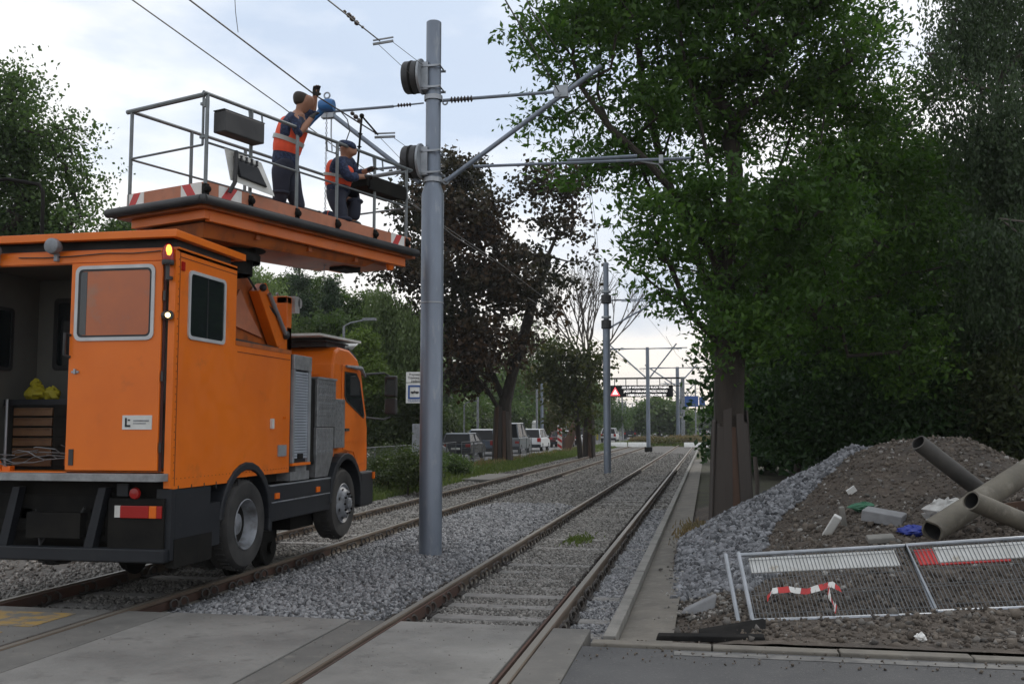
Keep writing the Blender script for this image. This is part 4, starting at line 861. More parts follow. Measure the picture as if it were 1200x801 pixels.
# rail wheels
for x in (.71,-.71):
    for y in (3.32,2.55):
        rw=part(MB().lathe([(.06,.07),(.21,.07),(.23,.05),(.235,-.04),(.27,-.05),(.27,-.075),(.06,-.075)] if x>0 else [(.06,-.07),(.21,-.07),(.23,-.05),(.235,.04),(.27,.05),(.27,.075),(.06,.075)],0,(0,0,0),28),'rail_wheel','chassis',smooth=True); rw.location=(x,y,.238)
        part(MB().lathe([(.06,.07 if x>0 else -.07),(.09,.13 if x>0 else -.13),(.001,.14 if x>0 else -.14)],0,(0,0,0),12).lathe([(.19,.066 if x>0 else -.066),(.06,.066 if x>0 else -.066)],0,(0,0,0),20),'rail_wheel_hub','chassis',rw,smooth=True)
part(MB().tube([(-.8,3.32,.24),(.8,3.32,.24)],.05,8).box(.45,.62,3.2,3.9,.3,.62).box(-.62,-.45,3.2,3.9,.3,.62).box(-.5,.5,3.4,3.6,.4,.7).tube([(.5,3.0,.5),(.5,3.35,.9)],.05,8),'rail_bogie','chassis')
part(MB().tube([(-.8,2.55,.24),(.8,2.55,.24)],.05,8).box(-.7,.7,.9,1.1,.35,.85),'rail_bogie','chassis')
# roller shutter locker
lk=part(MB().box(.6,X1-.01,2.86,3.46,1.32,2.72),'shutter_locker','dplast')
sl=MB()
z=1.40
while z<2.50: sl.box(X1-.012,X1+.012,2.93,3.36,z,z+.028); z+=.036
part(sl,'roller_shutter','shutter',lk)
part(MB().box(X1-.012,X1+.03,2.87,3.45,2.53,2.72),'shutter_housing','alu',lk,bevel=.008); part(MB().box(X1-.012,X1+.025,2.87,2.93,1.34,2.53).box(X1-.012,X1+.025,3.36,3.44,1.34,2.53),'shutter_guide','silver',lk); part(MB().box(X1-.01,X1+.03,2.87,3.45,1.31,1.345),'locker_sill','orange',lk)
part(MB().box(X1+.01,X1+.03,3.05,3.2,1.40,1.46),'shutter_latch','chassis',lk)
# tread plate lockers
def treadbox(x0,x1,y0,y1,z0,z1,name):
    b_=part(MB().box(x0,x1,y0,y1,z0,z1),name,'alu',bevel=.006); t=MB(); yy=y0+.06
    i=0
    while yy<y1-.05:
        zz=z0+.05
        while zz<z1-.04:
            t.obox((x1+.002,yy,zz),(.006,.045,.010),(R(45 if (i%2) else -45),0,0)); zz+=.055; i+=1
        yy+=.07; i+=1
    part(t,'tread_pattern','silver',b_)
    t=MB(); xx=x0+.05; i=0
    while xx<x1-.04:
        zz=z0+.05
        while zz<z1-.04: t.obox((xx,y0-.002,zz),(.045,.006,.010),(0,R(45 if i%2 else -45),0)); zz+=.055; i+=1
        xx+=.07; i+=1
    part(t,'tread_pattern','silver',b_); return b_
tb=treadbox(.55,1.23,3.78,4.46,1.80,2.46,'tread_locker'); part(MB().box(.54,1.245,3.77,4.47,2.455,2.48).box(.7,.74,3.8,3.84,2.48,2.51),'locker_lid','silver',tb)
tb=treadbox(.6,1.24,3.74,4.36,1.42,1.79,'tread_locker'); part(MB().hexa([(.7,3.80,1.12),(1.2,3.80,1.12),(1.2,4.26,1.12),(.7,4.26,1.12),(.6,3.74,1.42),(1.24,3.74,1.42),(1.24,4.36,1.42),(.6,4.36,1.42)]),'tank_bottom','alu',tb)
treadbox(.7,1.22,4.47,4.86,1.50,2.20,'tread_locker')
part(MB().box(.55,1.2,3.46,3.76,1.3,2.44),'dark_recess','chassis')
# cab
cx=1.13
prof=[(4.62,1.12),(4.60,2.70),(4.68,2.90),(4.85,2.97),(5.25,2.96),(5.62,2.84),(5.80,2.66),(6.02,2.02),(6.10,1.80),(6.12,1.12),(5.58,.98),(5.50,1.30),(5.2,1.42),(4.7,1.40)]
cab=part(MB().prism(prof,0,-cx,cx),'cab','orange',bevel=.045)
wq=[(5.02,2.62),(5.52,2.62),(5.68,2.50),(5.90,1.98),(5.86,1.93),(5.10,2.18),(5.02,2.26)]
def inset(poly,d):
    c=Vector((sum(p[0] for p in poly)/len(poly),sum(p[1] for p in poly)/len(poly))); return [tuple(c+(Vector(p)-c)*(1-d)) for p in poly]
cd_=part(MB().prism([(4.93,2.72),(5.58,2.72),(5.74,2.58),(5.99,1.98),(6.02,1.25),(5.62,1.22),(5.45,1.42),(5.0,1.47),(4.93,1.6)],0,cx,cx+.012),'cab_door','orange',bevel=.006)
part(MB().ring(wq,inset(wq,.09),0,cx+.012,cx+.02),'window_seal','rubber',cd_); part(MB().prism(inset(wq,.08),0,cx+.0122,cx+.016),'window_pane','glass',cd_)
part(MB().box(cx+.012,cx+.035,5.04,5.2,1.74,1.78),'door_handle','black',cd_); part(MB().box(cx+.012,cx+.022,4.95,5.95,1.585,1.60),'door_crease','orange',cd_)
part(MB().hexa([(-1.0,5.86,2.55),(1.0,5.86,2.55),(1.0,5.88,2.56),(-1.0,5.88,2.56),(-1.0,6.04,2.02),(1.0,6.04,2.02),(1.0,6.06,2.03),(-1.0,6.06,2.03)]),'windscreen','glass',cab)
part(MB().tube([(cx+.03,5.05,2.70),(cx+.06,5.6,2.70),(cx+.05,5.82,2.58)],[.02,.035,.02],6),'wind_deflector','rim',cab,smooth=True)
part(MB().hexa([(-1.05,5.80,2.74),(1.12,5.80,2.74),(1.12,5.9,2.74),(-1.05,5.9,2.74),(-1.05,6.05,2.62),(1.10,6.05,2.62),(1.10,6.08,2.64),(-1.05,6.08,2.64)]),'sun_visor','rim',cab,bevel=.015)
for zz in (2.25,2.55): part(MB().box(-.9,.9,4.585,4.6,zz,zz+.02),'cab_rib','orange',cab)
part(MB().box(-1.0,.98,4.7,5.45,2.97,3.04).box(-1.05,1.02,4.55,5.5,3.04,3.06).hexa([(-1,5.45,2.90),(1.05,5.45,2.90),(1.05,5.75,2.86),(-1,5.75,2.86),(-1,5.45,2.99),(1.05,5.45,2.99),(1.05,5.75,2.90),(-1,5.75,2.90)]),'cab_roof_rack','black',cab)
part(MB().hexa([(-1.1,4.2,3.085),(1.08,4.2,3.085),(1.08,5.9,3.11),(-1.1,5.9,3.11),(-1.1,4.2,3.12),(1.08,4.2,3.12),(1.08,5.9,3.145),(-1.1,5.9,3.145)]).hexa([(-1,5.7,3.0),(1.0,5.7,3.0),(1.0,5.72,3.0),(-1,5.72,3.0),(-1,5.98,3.11),(1.0,5.98,3.11),(1.0,6.0,3.12),(-1,6.0,3.12)]),'roof_board','lwhite',cab)
mr=part(MB().tube([(1.1,5.9,2.62),(1.35,6.25,2.66),(1.42,6.38,2.6)],.016,6).tube([(1.1,5.98,1.95),(1.35,6.25,1.92),(1.42,6.36,1.96)],.016,6),'mirror_arm','black')
part(MB().box(1.34,1.54,6.28,6.38,2.28,2.62),'mirror','black',mr,bevel=.025); part(MB().box(1.34,1.54,6.30,6.38,2.0,2.26),'mirror','black',mr,bevel=.025); part(MB().box(1.36,1.52,6.274,6.279,2.31,2.59),'mirror_glass','glass',mr)
# folded lifting boom behind the cabin
bm_=part(MB().prism([(1.5,3.62),(2.15,3.74),(2.55,3.73),(2.75,3.60),(3.40,3.02),(3.3,2.82),(1.5,2.82)],0,.30,.74),'boom_housing','orange_dull',bevel=.02)
part(MB().hexa([(.76,2.60,3.50),(.90,2.60,3.50),(.90,2.82,3.64),(.76,2.82,3.64),(.76,3.20,2.84),(.90,3.20,2.84),(.90,3.45,2.96),(.76,3.45,2.96)]),'boom_arm','orange',bm_,bevel=.01)
part(MB().prism([(2.05,3.15),(2.35,3.50),(2.55,3.30),(3.0,2.95),(2.05,3.05)],0,.742,.775),'boom_plate','salmon',bm_)
part(MB().tube([(.93,2.85,3.50),(.93,3.38,3.02)],.03,8),'boom_cylinder','silver',bm_,smooth=True)
part(MB().tube([(.80,2.45,3.70),(.85,2.7,3.48),(.92,3.1,3.25),(.92,3.45,2.99)],.014,6).tube([(.7,1.5,2.8),(.8,2.2,2.84),(.85,3.3,2.84)],.02,6).tube([(.5,1.4,2.82),(.8,1.9,2.86),(.85,2.7,2.84)],.02,6),'hydraulic_hose','black',bm_,smooth=True)
part(MB().ball((.92,2.68,3.56),.05,8,6),'boom_joint','black',bm_,smooth=True); part(MB().ball((.92,3.40,3.02),.06,8,6),'boom_joint','black',bm_,smooth=True)
ps=part(MB().box(.72,.88,3.52,3.68,2.3,3.56).box(.45,.88,3.52,3.66,3.46,3.565).hexa([(.72,3.25,2.8),(.88,3.25,2.8),(.88,3.68,2.8),(.72,3.68,2.8),(.72,3.52,3.15),(.88,3.52,3.15),(.88,3.68,3.15),(.72,3.68,3.15)]),'boom_rest','orange',bevel=.012)
part(MB().box(.70,.92,3.68,3.84,3.36,3.58).lathe([(.07,-.06),(.07,.06),(.001,.06)],0,(.86,3.86,3.50),10),'rest_bracket','winframe',ps)
part(MB().ball((.45,3.59,3.59),.03,8,6).ball((.7,3.59,3.60),.025,8,6),'rest_bolt','silver',ps)
part(MB().box(-.6,.9,1.5,3.6,2.72,2.80),'boom_base','chassis')
# rear left ladder rail
part(MB().tube([(-1.1,.3,4.45),(-.95,.3,4.46),(-.75,.3,4.42),(-.55,.3,4.38),(-.50,.3,4.30),(-.49,.3,3.7)],.02,8),'ladder_rail','chassis',smooth=True)
# ------------------------------------------------------------------ raised work platform (part of the truck)
PL=bpy.data.objects.new('platform_pivot',None)
WP=MB()
# floor plate and underframe in platform axes: x in [-1.24,0], y in [0,3.74]
WP.box(-1.24,0,0,3.74,4.30,4.36)
WP.box(-1.16,-.08,.08,3.60,4.06,4.14)
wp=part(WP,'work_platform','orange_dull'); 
C0=Vector((-5.3,9.76,0)); wp.location=C0-TO; wp.rotation_euler=(0,0,R(-19))
def wpart(mb,name,m,**k): return part(mb,name,m,wp,**k)
wpart(MB().box(-1.25,.012,-.012,.0,4.27,4.445).box(0,.012,0,3.75,4.27,4.445).box(-1.25,-1.238,0,3.75,4.27,4.445).box(-1.238,0,3.74,3.752,4.27,4.445),'toe_board','salmon')
wpart(MB().tube([(-1.42,-.13,4.22),(.10,-.13,4.22)],.052,10).tube([(.12,-.12,4.22),(.12,3.76,4.22)],.052,10).tube([(-1.37,-.12,4.22),(-1.37,3.76,4.22)],.052,10).ball((.10,-.12,4.22),.054).ball((-1.4,-.13,4.22),.054),'rubber_bumper','black',smooth=True)
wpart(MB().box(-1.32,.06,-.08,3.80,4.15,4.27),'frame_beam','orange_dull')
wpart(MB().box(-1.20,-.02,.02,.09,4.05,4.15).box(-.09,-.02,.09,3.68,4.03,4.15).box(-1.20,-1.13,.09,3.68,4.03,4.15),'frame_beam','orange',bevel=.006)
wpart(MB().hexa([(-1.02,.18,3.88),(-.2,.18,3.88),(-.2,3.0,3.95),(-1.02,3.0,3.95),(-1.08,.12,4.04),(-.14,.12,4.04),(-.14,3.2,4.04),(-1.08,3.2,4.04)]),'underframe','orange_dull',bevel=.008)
for y in (.9,1.8,2.7): wpart(MB().box(-1.1,-.12,y,y+.06,3.97,4.055),'cross_beam','orange_dull')
wpart(MB().hexa([(-1.0,3.1,4.02),(-.2,3.1,4.02),(-.25,3.72,4.02),(-.95,3.72,4.02),(-1.0,3.1,4.13),(-.2,3.1,4.13),(-.2,3.72,4.13),(-1.0,3.72,4.13)]),'underframe','salmon')
for (x,y) in ((-.35,2.55),(-.12,3.45)): wpart(MB().lathe([(.001,-.09),(.04,-.08),(.055,-.04),(.06,0)],2,(x,y,3.98+.06),12),'warning_lamp','orlens',smooth=True)
wpart(MB().box(-.6,-.35,2.75,3.1,3.90,4.0),'valve_block','chassis')
wpart(MB().lathe([(.34,3.75),(.34,3.84),(.28,3.84),(.28,3.90),(.40,3.90),(.40,3.93)],2,(-.62,1.0,0),28),'turntable','chassis',smooth=True)
wpart(MB().lathe([(.25,3.60),(.25,3.80)],2,(-.62,1.0,0),24),'turntable_base','chassis',smooth=True)
# white-red reflectors on toe board
def hatch(x0,x1,y,z0,z1,axis,n=3,flip=1):
    wpart(MB().box(x0,x1,y-.004,y,z0,z1) if axis==1 else MB().box(y,y+.004,x0,x1,z0,z1),'reflector','white')
    r=MB(); w_=(x1-x0)
    for a,b in (((.22,.62)),):
        p=[(x0+w_*(a-.18*flip),z0),(x0+w_*(b-.18*flip),z0),(x0+w_*(b+.18*flip),z1),(x0+w_*(a+.18*flip),z1)]
        if axis==1: r.prism(p,1,y-.007,y-.0042)
        else: r.prism(p,0,y+.0042,y+.007)
    wpart(r,'reflector_stripe','red')
hatch(-1.24,-.96,-.012,4.275,4.44,1); hatch(-.36,-.04,-.012,4.275,4.44,1,flip=-1); hatch(.18,.52,.012,4.275,4.44,0); hatch(3.30,3.6,.012,4.275,4.44,0)
# railings
def rl(pts,r,name='guard_rail'): return wpart(MB().tube(pts,r,8),name,'rail_gr',smooth=True)
RH=5.42
rl([(-1.30,.0,RH),(-.03,.0,RH)],.028); rl([(.0,-.06,RH),(0,3.78,RH)],.022); rl([(-1.24,0,RH),(-1.24,3.74,RH)],.022); rl([(-1.24,3.74,RH-.02),(0,3.74,RH-.02)],.02)
rl([(-1.2,0,4.86),(-.06,0,4.86)],.014); rl([(0,0,4.88),(0,3.74,4.88)],.014); rl([(-1.24,0,4.86),(-1.24,3.74,4.86)],.014); rl([(-1.24,3.74,4.88),(0,3.74,4.88)],.014)
rl([(-.06,0,4.86),(-.06,0,RH)],.014)
for x,y in [(-1.22,.0),(0,.0),(0,.66),(0,1.43),(0,2.17),(0,2.94),(0,3.66),(-1.24,.9),(-1.24,1.8),(-1.24,2.7),(-1.24,3.7)]:
    rl([(x+.0,y,4.30),(x,y,RH)],.021,'rail_post')
    if x==0: wpart(MB().ball((.03,y,4.36),.045,8,6).box(-.02,.03,y-.03,y+.03,4.28,4.42),'post_clamp','chassis',smooth=True)
for y in (.62,1.95,2.9): wpart(MB().tube([(.0,y,RH),(.02,y,RH-.16),(.02,y+.2,RH-.16),(0,y+.2,RH)],.012,6),'rail_loop','rail_gr',smooth=True)
wpart(MB().box(-.09,.0,-.02,.02,5.30,5.33).box(-.09,.0,-.02,.02,4.93,4.96).box(-.03,.0,-.03,.03,5.27,5.36),'gate_hinge','rail_gr')
wpart(MB().box(.01,.19,.08,.68,5.00,5.235),'tool_box','black',bevel=.012); wpart(MB().box(.015,.185,.07,.69,5.235,5.25),'tool_box_lid','black',bevel=.004)
wpart(MB().box(-.35,.02,2.75,3.65,4.98,5.12).box(.0,.04,2.8,3.6,4.94,5.14),'storage_crate','chassis',bevel=.01)
wpart(MB().hexa([(.06,.30,4.52),(.10,.95,4.46),(.10,.95,4.475),(.06,.30,4.535),(.02,.24,4.86),(.03,.80,4.82),(.03,.80,4.835),(.02,.24,4.875)]),'clear_cover','lwhite')
wpart(MB().hexa([(.10,.42,4.58),(.12,.82,4.54),(.06,.84,4.54),(.04,.42,4.58),(.09,.36,4.76),(.09,.70,4.74),(.0,.72,4.82),(.0,.36,4.84)]),'control_box','dplast',bevel=.01)
cj=MB()
for k in range(4): cj.lathe([(.018,0),(.012,.05),(.02,.06),(.001,.065)],2,(.08,.44+.08*k,4.76),8)
wpart(cj,'control_lever','black')
wpart(MB().tube([(.06,.38,4.86),(.10,.34,4.75),(.09,.34,4.5),(.05,.30,4.38)],.024,8),'control_cable','black',smooth=True)
# ------------------------------------------------------------------ chain hoist hung from the bracket
hz=aD(383,124,13.3)
ho=empty('chain_hoist',hz,'blue chain hoist hooked to the wire with its chain hanging down','hoist')
HM=MB().lathe([(.001,-.10),(.075,-.10),(.09,-.07),(.09,.07),(.075,.10),(.001,.10)],0,(0,0,0),20); HM.build('hoist_drum',M['bluetool'],ho,smooth=True)
MB().tube([(-.03,0,-.02),(-.20,0,-.18),(-.26,0,-.26)],[.05,.04,.03],8).build('hoist_lever',M['bluetool'],ho,smooth=True)
MB().torus((0,0,.14),.04,.012,(R(90),0,0)).build('hoist_hook',M['silver'],ho,smooth=True)
cm=MB(); z=-.1; k=0
while z>-2.35:
    cm.torus((0,0,z),.014,.0045,(R(90),0,R(90)*(k%2)),8,4); z-=.034; k+=1
cm.build('hoist_chain',M['silver'],ho)
# ------------------------------------------------------------------ poles and overhead line
def pole(label,x,y,zs,rb,rt_,z2,drum=True,arms='both',detail=True):
    p=empty('tramway_pole',(x,y,-.16),label,'pole','tramway poles down the line')
    O=(0,0,-.16)
    if z2: pr=[(rb,-.02),(rb,z2-.12+.16),(rt_,z2+.05+.16),(rt_,zs+.16),(rt_*.9,zs+.17),(.001,zs+.17)]
    else: pr=[(rb,-.02),(rt_,zs+.16),(.001,zs+.16)]
    MB().lathe(pr,2,(0,0,0),32).build('mast',M['galv'],p,smooth=True)
    return p
p1=pole('nearest galvanised pole with two black tension drums beside the work platform',-3.93,13.95,7.82,.165,.112,5.33)
G=lambda z:z+.16
MB().lathe([(.17,-.02),(.42,-.01),(.45,.035),(.30,.06),(.165,.075)],2,(0,0,.02),24).build('concrete_footing',M['sand'],p1,smooth=True)
MB().lathe([(.166,-.012),(.172,-.008),(.172,.008),(.166,.012)],2,(0,0,G(3.6)),28).build('pole_band',M['silver'],p1,smooth=True)
for z in (6.98,5.70):
    d=MB().lathe([(.06,-.15),(.225,-.15),(.24,-.13),(.24,.07),(.225,.08),(.06,.08)],0,(0,0,0),28).build('tension_drum',M['black'],p1,smooth=True); d.location=(-.27,-.06,G(z)); d.rotation_euler=(0,0,R(-2))
    MB().lathe([(.06,.085),(.25,.085),(.262,.095),(.262,.125),(.06,.125)],0,(0,0,0),28).build('drum_flange',M['silver'],d,smooth=True)
    MB().lathe([(.242,-.05),(.248,-.04),(.248,-.02),(.242,-.01)],0,(0,0,0),28).build('drum_band',M['chassis'],d,smooth=True)
    hw=MB().box(-.16,-.05,-.14,.14,G(z)-.22,G(z)+.2)
    for dz in (-.2,.12): hw.box(-.17,.15,-.15,-.125,G(z)+dz,G(z)+dz+.03).box(-.17,.15,.125,.15,G(z)+dz,G(z)+dz+.03).tube([(.13,-.17,G(z)+dz+.015),(.13,.17,G(z)+dz+.015)],.012,6).tube([(-.13,-.17,G(z)+dz+.015),(-.13,.17,G(z)+dz+.015)],.012,6)
    hw.build('drum_bracket',M['silver'],p1)
def clamp(p,z,r=.125): MB().lathe([(r,-.035),(r+.012,-.035),(r+.012,.035),(r,.035)],2,(0,0,G(z)),20).build('pole_clamp',M['silver'],p)
clamp(p1,6.66); clamp(p1,5.42)
def bracket(p,side,zt=6.62,zb=5.40,reach=2.5,zr=5.6,rtip=3.75,sc=1.0,rr=.12):
    n='cantilever_arm'; s=side
    a=MB().tube([(s*.20,0,G(zb)),(s*reach*1.0,0,G(zt+.36))],.036*sc,10); ar=a.build(n,M['galv'],p,smooth=True)
    MB().tube([(s*.15,0,G(zt)),(s*1.88,0,G(zt+.02))],.026*sc,8).build('tie_rod',M['galv'],ar,smooth=True)
    ins=MB()
    for k in range(7): ins.lathe([(.028,-.015),(.052,0),(.028,.015)],0,(s*(.28+.05*k),0,G(zt)),12)
    ins.build('insulator',M['insul'],ar,smooth=True)
    MB().torus((s*.18,0,G(zt)-.03),.035,.012,(R(90),0,0)).torus((s*.2,0,G(zb)),.04,.014,(R(90),0,0)).tube([(s*.11,0,G(zb)),(s*.2,0,G(zb)+.01)],.02,6).build('arm_eye',M['silver'],ar)
    MB().box(s*1.82,s*2.02,-.05,.05,G(zt)-.07,G(zt)+.10).tube([(s*1.9,-.07,G(zt)-.04),(s*1.9,.07,G(zt)-.04)],.014,6).build('arm_clamp',M['silver'],ar)
    MB().tube([(s*.62,0,G(zr)+.0),(s*rtip,0,G(zr)-.04)],.022*sc,8).tube([(s*2.0,0,G(zr)+.02),(s*3.0,0,G(zr)+.03)],.026*sc,8).build('registration_tube',M['galv'],ar,smooth=True)
    MB().tube([(s*rtip*.78,0,G(zr)-.02),(s*rtip*.88,.02,G(zr)-.10),(s*rtip*.90,.03,G(zr)-.22)],.012,6).box(s*rtip*.89-.03,s*rtip*.89+.03,-.04,.04,G(zr)-.10,G(zr)+.02).build('steady_arm',M['silver'],ar)
    return ar
bracket(p1,1)
# left arm of pole 1: slightly different, ends at the hoist
s=-1; ar=MB().tube([(-.2,0,G(5.40)),(-1.72,0,G(6.62))],.036,10).build('cantilever_arm',M['galv'],p1,smooth=True)
MB().tube([(-.15,0,G(6.60)),(-.62,0,G(6.58))],.012,6).tube([(-.62,0,G(6.58)),(-1.66,0,G(6.56))],.022,8).build('tie_rod',M['galv'],ar,smooth=True)
ii=MB()
for k in range(5): ii.lathe([(.016,-.015),(.034,0),(.016,.015)],0,(-.36-.045*k,0,G(6.59)),10)
ii.build('insulator',M['insul'],ar,smooth=True)
MB().box(-1.75,-1.55,-.05,.05,G(6.46),G(6.64)).tube([(-1.6,0,G(6.5)),(-1.6,0,G(6.2)),(-1.58,0,G(5.95))],.012,6).build('arm_clamp',M['silver'],ar)
MB().tube([(-1.35,0,G(5.62)),(-.35,0,G(5.66))],.02,8).build('registration_tube',M['galv'],ar,smooth=True)
p2=pole('second galvanised pole standing between the tracks in the middle distance',-4.05,40.8,8.56,.15,.11,6.0)
for z in (7.05,6.0):
    MB().lathe([(.12,-.20),(.21,-.16),(.21,.16),(.12,.20)],2,(0,0,G(z)),16).build('pole_clamp',M['black'],p2,smooth=True); MB().lathe([(.12,-.05),(.2,-.04),(.2,.04),(.12,.05)],2,(0,0,G(z+.3)),16).build('pole_clamp',M['silver'],p2,smooth=True)
bracket(p2,1,7.0,5.9,2.9,6.95,3.2)
p3=pole('third pole with a T of arms, left of the display board centre',-4.46,76.3,7.85,.16,.13,None)
bracket(p3,1,7.75,5.6,2.2,7.75,2.6,1.5); bracket(p3,-1,7.75,5.6,2.9,7.75,3.2,1.5)
MB().box(-.28,.28,-.28,.28,0,.45).build('pole_base_block',M['chassis'],p3)
p4=pole('fourth pole right of the display board',-3.3,113,8.5,.22,.19,None)
bracket(p4,1,8.4,6.6,2.2,8.4,2.4,2); bracket(p4,-1,8.4,6.4,3.6,8.4,4.2,2)
MB().box(-.9,.9,-.5,.5,0,.6).build('pole_base_block',M['block'],p4)
for i,(x,y) in enumerate([(-3.9,150),(-4.6,190),(-5,235)]):
    q=pole(['fifth pole far down the line','sixth pole very far down the line','last tiny pole at the end of the line'][i],x,y,8.3,.2,.16,None); bracket(q,1,8.2,6.4,2.4,8.2,2.6,2); bracket(q,-1,8.2,6.4,2.4,8.2,2.6,2)
# wires
def wire(label,pts,r=.006,group='overhead line wires'):
    pp=[Vector(p) for p in pts]; o=MB().tube(pp,r,5).build('overhead_wire',M['wire'],None); tag(o,label,'wire',group); return o
c1=aX(155,0,-6.4); c2=aX(330,125,-6.4); c3=aX(476,235,-6.4); c4=aX(585,308,-6.4)
wire('thin contact wire passing behind the standing worker from the top left',[aX(60,-70,-6.4),c1,c2,c3,c4,Vector((-6.3,40.8,6.9)),Vector((-6.3,76,6.9)),Vector((-6.3,112,7))],.009)
d1=Vector((-4.30,13.85,5.80)); a0=Vector(aY(222,0,9.5)); am=Vector(aD(370,112,12.9)); an=Vector(aD(463,160,13.6))
wire('thicker wire running over the hoist to the lower drum',[Vector(aY(60,-115,7)),a0,am,Vector(aD(440,156,13.4)),],.010)
for dz,l in ((-.03,'upper'),(.06,'lower')):
    wire(f'{l} of the two thin wires from the spreader to the lower drum',[Vector(aD(446 if dz<0 else 462,162,13.45)),Vector((-4.28,13.87,5.62 if dz<0 else 5.90))],.004)
wire('dark wire running from the top edge to the upper drum spreader',[Vector(aY(340,-60,9)),Vector(aY(384,0,10.2)),Vector(aD(445,48,13.0))],.009)
for j,(a,b) in enumerate((((441,50),(482,88)),((461,50),(495,76)))): wire(['left','right'][j]+' one of the two thin wires from the spreader to the upper drum',[Vector(aD(*a,13.0)),Vector(aD(*b,13.5))],.004)
# line hardware
def hardware(label,pts,rr):
    mb=MB()
    for p,r in zip(pts,rr): mb.ball(tuple(p),r,8,6,(1,1.2,.9))
    o=mb.build('line_insulator',M['insul'],None,smooth=True); tag(o,label,'insulator','insulators on the overhead line')
hardware('row of dark insulator beads on the wire above the near pole',[aD(x,y,12.6) for x,y in ((404,14),(409,18),(413,22),(418,27),(425,32))],[.025,.035,.04,.035,.02])
for (a,b,D,l) in (((437,52),(461,48),13.0,'flat spreader bar on the wire above the near pole'),((439,161),(463,160),13.4,'flat spreader bar level with the lower drum')):
    A=Vector(aD(*a,D)); Bq=Vector(aD(*b,D)); o=MB().tube([A,Bq],.018,6).tube([A+Vector((0,0,.05)),Bq+Vector((0,0,.05))],.012,6).build('spreader_bar',M['silver'],None); tag(o,l,'spreader bar','spreader bars on the overhead line')
hardware('dark insulator on the thicker wire between hoist and spreader',[aD(x,y,13.2) for x,y in ((413,133),(417,137),(421,141))],[.03,.035,.03])
A=Vector(aD(424,136,13.3)); Bq=Vector(aD(419,196,13.3)); o=MB().tube([A,Bq],.016,6).ball(tuple(A),.035,8,6).tube([A,Vector(aD(443,158,13.3))],.014,6).lathe([(.02,-.01),(.035,0),(.02,.01)],2,tuple(A.lerp(Bq,.35)),8).lathe([(.02,-.01),(.035,0),(.02,.01)],2,tuple(A.lerp(Bq,.6)),8).build('line_hanger',M['chassis'],None); tag(o,'dark upright hanger rod beside the kneeling worker','hanger')
o=MB().tube([aD(397,128,13.2),aD(407,140,13.2),aD(410,153,13.2),aD(405,167,13.2),aD(392,180,13.2)],.008,6).build('jumper_cable',M['cable'],None,smooth=True); tag(o,'thin black cable loop hanging from the thicker wire','cable')
o=MB().tube([aY(275,-6,9.9),aY(276,14,9.9),aY(279,38,9.95)],.004,5).build('dropper',M['wire'],None); tag(o,'short dropper wire hanging at the top left','wire')
# right hand track wires
wire('messenger wire sagging past the right bracket towards the second pole',[aY(560,-60,8),aY(592,0,9.5),Vector(aY(655,108,13.95)),aY(688,205,24),aY(700,300,38),Vector((-2.4,76,7.6))],.008)
wire('contact wire of the right track below the messenger wire',[aY(590,-60,9),aY(622,10,10.5),aY(655,60,13),aY(688,190,22),aY(699,270,33),aY(703,320,40.8)],.007)
wire('far left contact wire between the third and fourth poles',[Vector((-7.2,40,7.1)),Vector((-7.4,76,7.4)),Vector((-7,113,8))],.012)
wire('far right contact wire between the third and fourth poles',[Vector((-2.4,60,7.2)),Vector((-2.3,76,7.3)),Vector((-1.4,113,7.9))],.012)
wire('rope slanting down from the drum behind the platform railing',[aD(476,232,14.2),aD(530,275,18),aD(578,306,24)],.008)
# ------------------------------------------------------------------ workers
def hand(nodes,edges,wi,wpos,d,palm=.07):
    """adds palm + five curled fingers to a skin graph; wi index of the wrist"""
    d=Vector(d).normalized(); u=d.cross(Vector((0,0,1))); u=u.normalized() if u.length>.1 else Vector((1,0,0)); v=u.cross(d)
    pc=Vector(wpos)+d*palm; nodes.append((tuple(pc),(.036,.022))); pi=len(nodes)-1; edges.append((wi,pi))
    for k,(off,ln) in enumerate(((-.033,.062),(-.011,.072),(.011,.068),(.033,.052))):
        a=pc+u*off+d*.035; b=a+d*ln*.5-v*ln*.15; c=a+d*ln*.75-v*ln*.6
        i=len(nodes); nodes+= [(tuple(a),.0105),(tuple(b),.0095),(tuple(c),.008)]; edges+= [(pi,i),(i,i+1),(i+1,i+2)]
    a=Vector(wpos)+d*palm*.5-u*.04; b=a-u*.02+d*.03-v*.02; i=len(nodes); nodes+= [(tuple(a),.012),(tuple(b),.010)]; edges+= [(pi,i),(i,i+1)]
